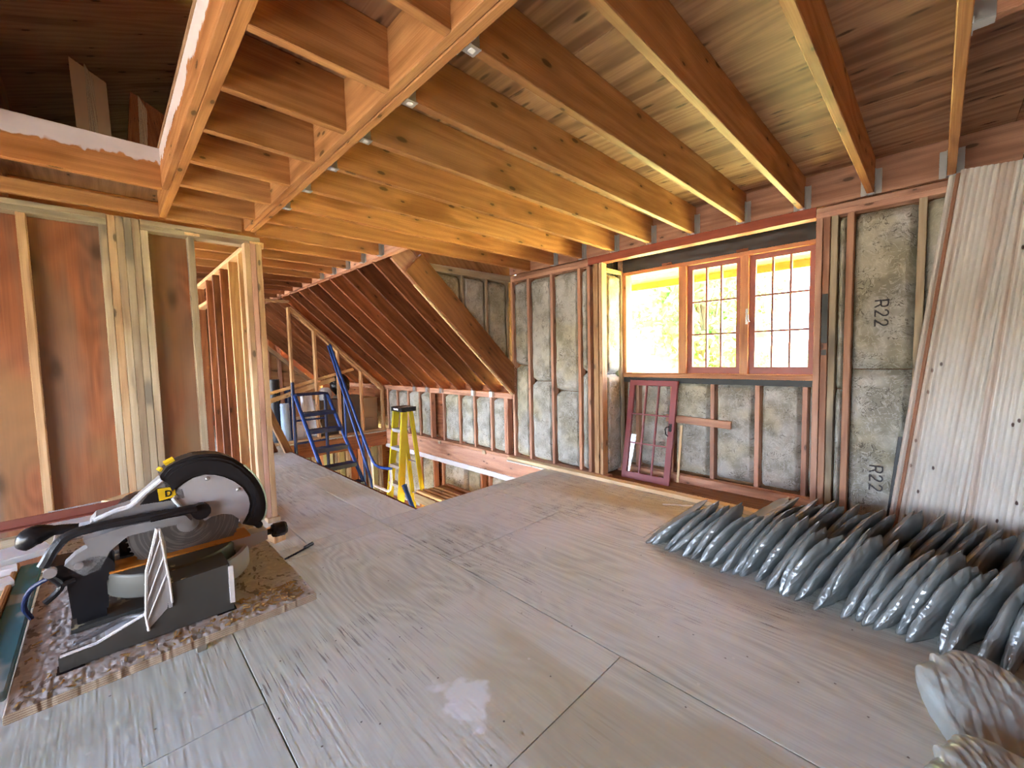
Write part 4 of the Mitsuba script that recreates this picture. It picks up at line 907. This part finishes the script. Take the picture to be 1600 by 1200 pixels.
for i in range(3):
    for k in range(3):
        xa, xb = gx0 + (gx1 - gx0) * i / 3, gx0 + (gx1 - gx0) * (i + 1) / 3; za, zb_ = gz0 + (gz1 - gz0) * k / 3, gz0 + (gz1 - gz0) * (k + 1) / 3
        v = trimesh.transformations.transform_points(np.array([(xa, 0.018, za), (xb, 0.018, za), (xb, 0.018, zb_), (xa, 0.018, zb_)]), M)
        put('pane', (v, np.array([(0, 1, 2, 3)])), PG, t)
put('handle', cat([tube(smooth_path([(W_ - 0.045, 0.0, 0.60), (W_ - 0.07, -0.03, 0.58), (W_ - 0.06, -0.035, 0.52), (W_ - 0.04, -0.025, 0.50)], 6), 0.006, 8), bx((W_ - 0.05, -0.004, 0.55), (W_ - 0.02, 0.0, 0.63))]).apply_transform(M), BK, t)
board('cleat', (-2.0, 4.255, 0.665), (-1.36, 4.255, 0.645), 0.03, 0.075, WP, by)
t = thing('wood_strip', 'thin strip of wood standing upright behind the leaning sash', 'wood strip')
board('strip', (-1.845, 4.18, 0.01), (-1.835, 4.25, 0.6), 0.025, 0.012, WL, t, (0, 1, 0))
t = thing('pry_bar', 'black pry bar lying on the floor beside the workbench', 'pry bar')
put('bar', tube(smooth_path([(-3.04, 0.74, 0.008), (-3.08, 0.82, 0.008), (-3.13, 0.93, 0.008), (-3.16, 0.985, 0.012)], 5), 0.006, 8), BK, t); put('grip', tube([(-3.145, 0.955, 0.013), (-3.18, 1.02, 0.013)], 0.012, 10), DK, t)
plank_thing('offcut', 'short block of yellowish timber on the floor at the foot of the end post', (-3.55, 0.83, 0.045), (-3.42, 0.87, 0.045), 0.09, 0.088, WS)
t = thing('plastic_strip', 'thin whitish plastic strip on the floor left of the wrapped slabs', 'plastic strip')
put('strip', bx((-0.13, -0.012, 0.0005), (0.13, 0.012, 0.003)).apply_transform(trimesh.transformations.translation_matrix((-1.57, 3.57, 0)) @ trimesh.transformations.rotation_matrix(0.55, (0, 0, 1))), SHEET, t)

# ------------------------------------------------------------------ stepladder and rolling ladder
st = thing('stepladder', 'tall yellow fibreglass stepladder standing in the stair opening', 'stepladder')
top, bot = 0.56, -2.7
def fr(s, z): k = (top - z) / (top - bot); return np.array([-5.73 + s * (0.125 + 0.10 * k), 3.20 - 0.34 * k, z])
def rr_(s, z): k = (top - z) / (top - bot); return np.array([-5.73 + s * (0.125 + 0.08 * k), 3.31 + 0.34 * k, z])
for s in (-1, 1):
    board('front_rail', fr(s, bot), fr(s, top), 0.042, 0.10, YF, st, (0, 1, 0)); board('rear_rail', rr_(s, bot), rr_(s, top), 0.038, 0.06, YF, st, (0, 1, 0))
k, z = 0, top - 0.27
while z > bot + 0.1:
    a, b = fr(-1, z), fr(1, z); put('step', bx((a[0], a[1] - 0.052, z - 0.045), (b[0], a[1] + 0.05, z)), STEP, st)
    if k % 2 == 0:
        a, b = rr_(-1, z), rr_(1, z); put('brace', tube([a, b], 0.012, 8), AL, st)
    z -= 0.272; k += 1
cp = put('cap', bx((-5.89, 3.14, top), (-5.57, 3.38, top + 0.065)), BK, st); put('cap_label', bx((-5.82, 3.1385, top + 0.02), (-5.68, 3.14, top + 0.045)), WHT, st)
rl = thing('rolling_ladder', 'blue steel rolling ladder with treads and handrail rising through the opening', 'rolling ladder')
tr = [(-6.5, 0.60), (-6.27, 0.37), (-6.05, 0.13), (-5.80, -0.09), (-5.57, -0.32), (-5.34, -0.55), (-5.11, -0.78), (-4.88, -1.01), (-4.65, -1.24), (-4.42, -1.47), (-4.19, -1.70), (-3.96, -1.93), (-3.73, -2.16), (-3.5, -2.39)]
for x, z in tr: put('tread', cat([bx((x - 0.09, 2.035, z - 0.012), (x + 0.09, 2.475, z)), bx((x + 0.085, 2.035, z - 0.055), (x + 0.092, 2.475, z)), bx((x - 0.092, 2.035, z - 0.04), (x - 0.085, 2.475, z))]), BD, rl)
put('platform', bx((-6.95, 2.03, 0.835), (-6.66, 2.48, 0.865)), BD, rl)
for y in (2.02, 2.49):
    put('stringer', tube([(-6.72, y, 0.84), (-3.38, y, -2.5)], 0.026, 12), BL, rl, smooth=40)
    put('post', tube([(-6.80, y, -2.7), (-6.80, y, 1.04 if y < 2.2 else 0.86)], 0.024, 12), BD, rl, smooth=40)
for z in (0.45, 0.1): put('cross_bar', tube([(-6.80, 2.02, z), (-6.80, 2.49, z)], 0.016, 8), BD, rl)
put('handrail', tube(smooth_path([(-6.52, 2.5, 1.60), (-6.36, 2.5, 1.39), (-5.56, 2.5, 0.36), (-5.28, 2.5, 0.03), (-5.1, 2.5, -0.05), (-4.76, 2.5, -0.02)], 6), 0.019, 10), BL, rl, smooth=40)
put('handrail', tube([(-6.52, 2.47, 1.58), (-6.3, 2.47, 1.28), (-5.27, 2.47, -0.25), (-5.25, 2.47, -0.42)], 0.017, 10), BL, rl, smooth=40)
put('rail_loop', tube(smooth_path([(-4.77, 2.5, -0.03), (-4.77, 2.5, -0.22), (-4.84, 2.5, -0.32), (-5.0, 2.5, -0.33), (-5.24, 2.5, -0.33)], 6), 0.017, 10), SHEET, rl, smooth=40)
put('rail_post', tube([(-5.28, 2.5, 0.02), (-5.27, 2.5, -0.62)], 0.016, 10), SHEET, rl, smooth=40)
for x, z in ((-6.08, 0.99), (-5.52, 0.30)): put('rail_post', tube([(x, 2.5, z), (x, 2.5, z - 0.9)], 0.015, 10), BL, rl, smooth=40)
put('handrail_end', tube([(-4.63, 2.6, -0.22), (-4.60, 2.6, -0.27), (-4.2, 2.6, -0.78)], [0.034, 0.028, 0.028], 12), BL, rl, smooth=40)

# ------------------------------------------------------------------ stores behind the end partition and in the attic
def drum(name, label, cat_, x, y, z0, z1, rad, mat, cap=None):
    t = thing(name, label, cat_)
    m = lathe([(0, z0), (rad, z0), (rad, z0 + 0.02), (rad * 1.03, z0 + 0.03), (rad, z0 + 0.04), (rad, z1 - 0.05), (rad * 1.03, z1 - 0.04), (rad, z1 - 0.03), (rad, z1), (rad * 0.8, z1), (rad * 0.8, z1 - 0.06), (0, z1 - 0.06)], 24); m.apply_translation((x, y, 0))
    put('body', m, mat, t, smooth=40); return t
drum('stove_pipe', 'tall black pipe standing behind the first stud of the end partition', 'pipe', -7.80, 2.03, 0.0, 1.06, 0.085, DK)
drum('stove_pipe', 'shorter black pipe right of the tall one behind the end partition', 'pipe', -7.85, 2.28, 0.0, 0.92, 0.08, BD)
drum('blue_barrel', 'pale blue barrel standing behind the rolling ladder post', 'barrel', -7.60, 2.12, 0.0, 0.66, 0.07, BAR)
for k, (ya, za, yb, zb_, lab) in enumerate(((1.86, 0.84, 3.30, 1.19, 'upper of two pale boards lying aslant behind the partition studs'), (1.88, 0.72, 2.95, 1.03, 'lower of two pale boards lying aslant behind the partition studs'))):
    plank_thing('slanted_board', lab, (-7.53, ya, za), (-7.56, yb, zb_), 0.03, 0.075 if k else 0.05, WL)
plank_thing('leaning_plank', 'brown plank leaning on the end partition left of the rolling ladder', (-6.75, 1.90, 0.0), (-7.2, 1.62, 1.0), 0.14, 0.03, WD)
plank_thing('leaning_plank', 'second brown plank leaning behind the first beside the hall floor', (-6.9, 1.75, 0.0), (-7.22, 1.55, 0.72), 0.12, 0.03, WR)
t = thing('white_wrap', 'crumpled white plastic sheet hanging behind the rolling ladder', 'plastic sheet')
g = np.meshgrid(np.linspace(0, 1, 26), np.linspace(0, 1, 40))
P = np.stack([-7.60 + 0.05 * np.sin(g[0] * 9 + 2 * g[1]) + 0.05 * meshkit.noise(np.stack([g[0] * 6, g[1] * 5, g[0] * 0], -1), 3), 2.36 + (0.14 + 0.18 * g[1]) * (g[0] * 1.2), 0.82 - 0.76 * g[1]], -1)
q = np.arange(26 * 40).reshape(40, 26)
put('sheet', (P.reshape(-1, 3), np.stack([q[:-1, :-1], q[:-1, 1:], q[1:, 1:], q[1:, :-1]], -1).reshape(-1, 4)), SHEET, t, smooth=True)
for k, (y0, y1, z1, m_, lab) in enumerate(((2.72, 3.1, 0.62, STONE, 'dark grey crate behind the rolling ladder handrail'), (3.12, 3.5, 0.66, STONE, 'second dark grey crate beside the first behind the handrail'), (3.52, 3.8, 0.60, CARD, 'brown crate in the corner under the roof slope'))):
    t = thing('storage_crate', lab, 'crate'); put('body', cat([bx((-8.1, y0, 0), (-7.68, y1, z1))]), m_, t); put('lid', bx((-8.11, y0 - 0.008, z1), (-7.67, y1 + 0.008, z1 + 0.025)), m_, t)
    for zz in (0.2, 0.4): put('slat', bx((-7.68, y0, zz), (-7.665, y1, zz + 0.03)), m_, t)
t = thing('glass_jar', 'round glass jar on the dark crate behind the ladder', 'jar')
m = lathe([(0.0, 0.645), (0.09, 0.645), (0.11, 0.69), (0.11, 0.80), (0.08, 0.85), (0.06, 0.87), (0.0, 0.87)]); m.apply_translation((-7.75, 2.84, 0)); put('body', m, SHEET, t, smooth=40)
t = thing('black_bag', 'black bag slumped beside the glass jar on the crates', 'bag')
m = trimesh.creation.icosphere(subdivisions=3); m.vertices *= np.array([0.16, 0.17, 0.2]) * (0.8 + 0.4 * meshkit.fbm(m.vertices * 2.5, 3))[:, None]; m.apply_translation((-7.85, 3.16, 0.90)); put('body', m, BK, t, smooth=True)
def carton(name, label, pts, x, d, mat, catg='box'):
    t = thing(name, label, catg)
    put('body', yz_plate(pts, x - d, x), mat, t)
    c = np.array(pts[:4]).mean(0); put('tape', yz_plate([tuple(c + (np.array(p) - c) * np.array([0.25, 0.98])) for p in pts[:4]], x, x + 0.002), WG, t)
carton('tall_carton', 'tall pale cardboard box standing up in the dark attic at top left', [(-0.02, 2.66), (0.15, 2.66), (0.14, 3.36), (-0.04, 3.46)], -4.2, 0.2, CARD)
carton('carton', 'tilted brown carton in the attic right of the tall pale box', [(0.20, 2.66), (0.36, 2.66), (0.46, 3.28), (0.27, 3.38)], -4.25, 0.25, WR)
carton('carton', 'small brown carton beside the attic beam with a bucket on it', [(0.44, 2.66), (0.66, 2.66), (0.66, 3.16), (0.44, 3.16)], -4.52, 0.25, CARD)
drum('bucket', 'dark blue bucket on top of the small carton in the attic', 'bucket', -4.65, 0.55, 3.162, 3.42, 0.1, BD)
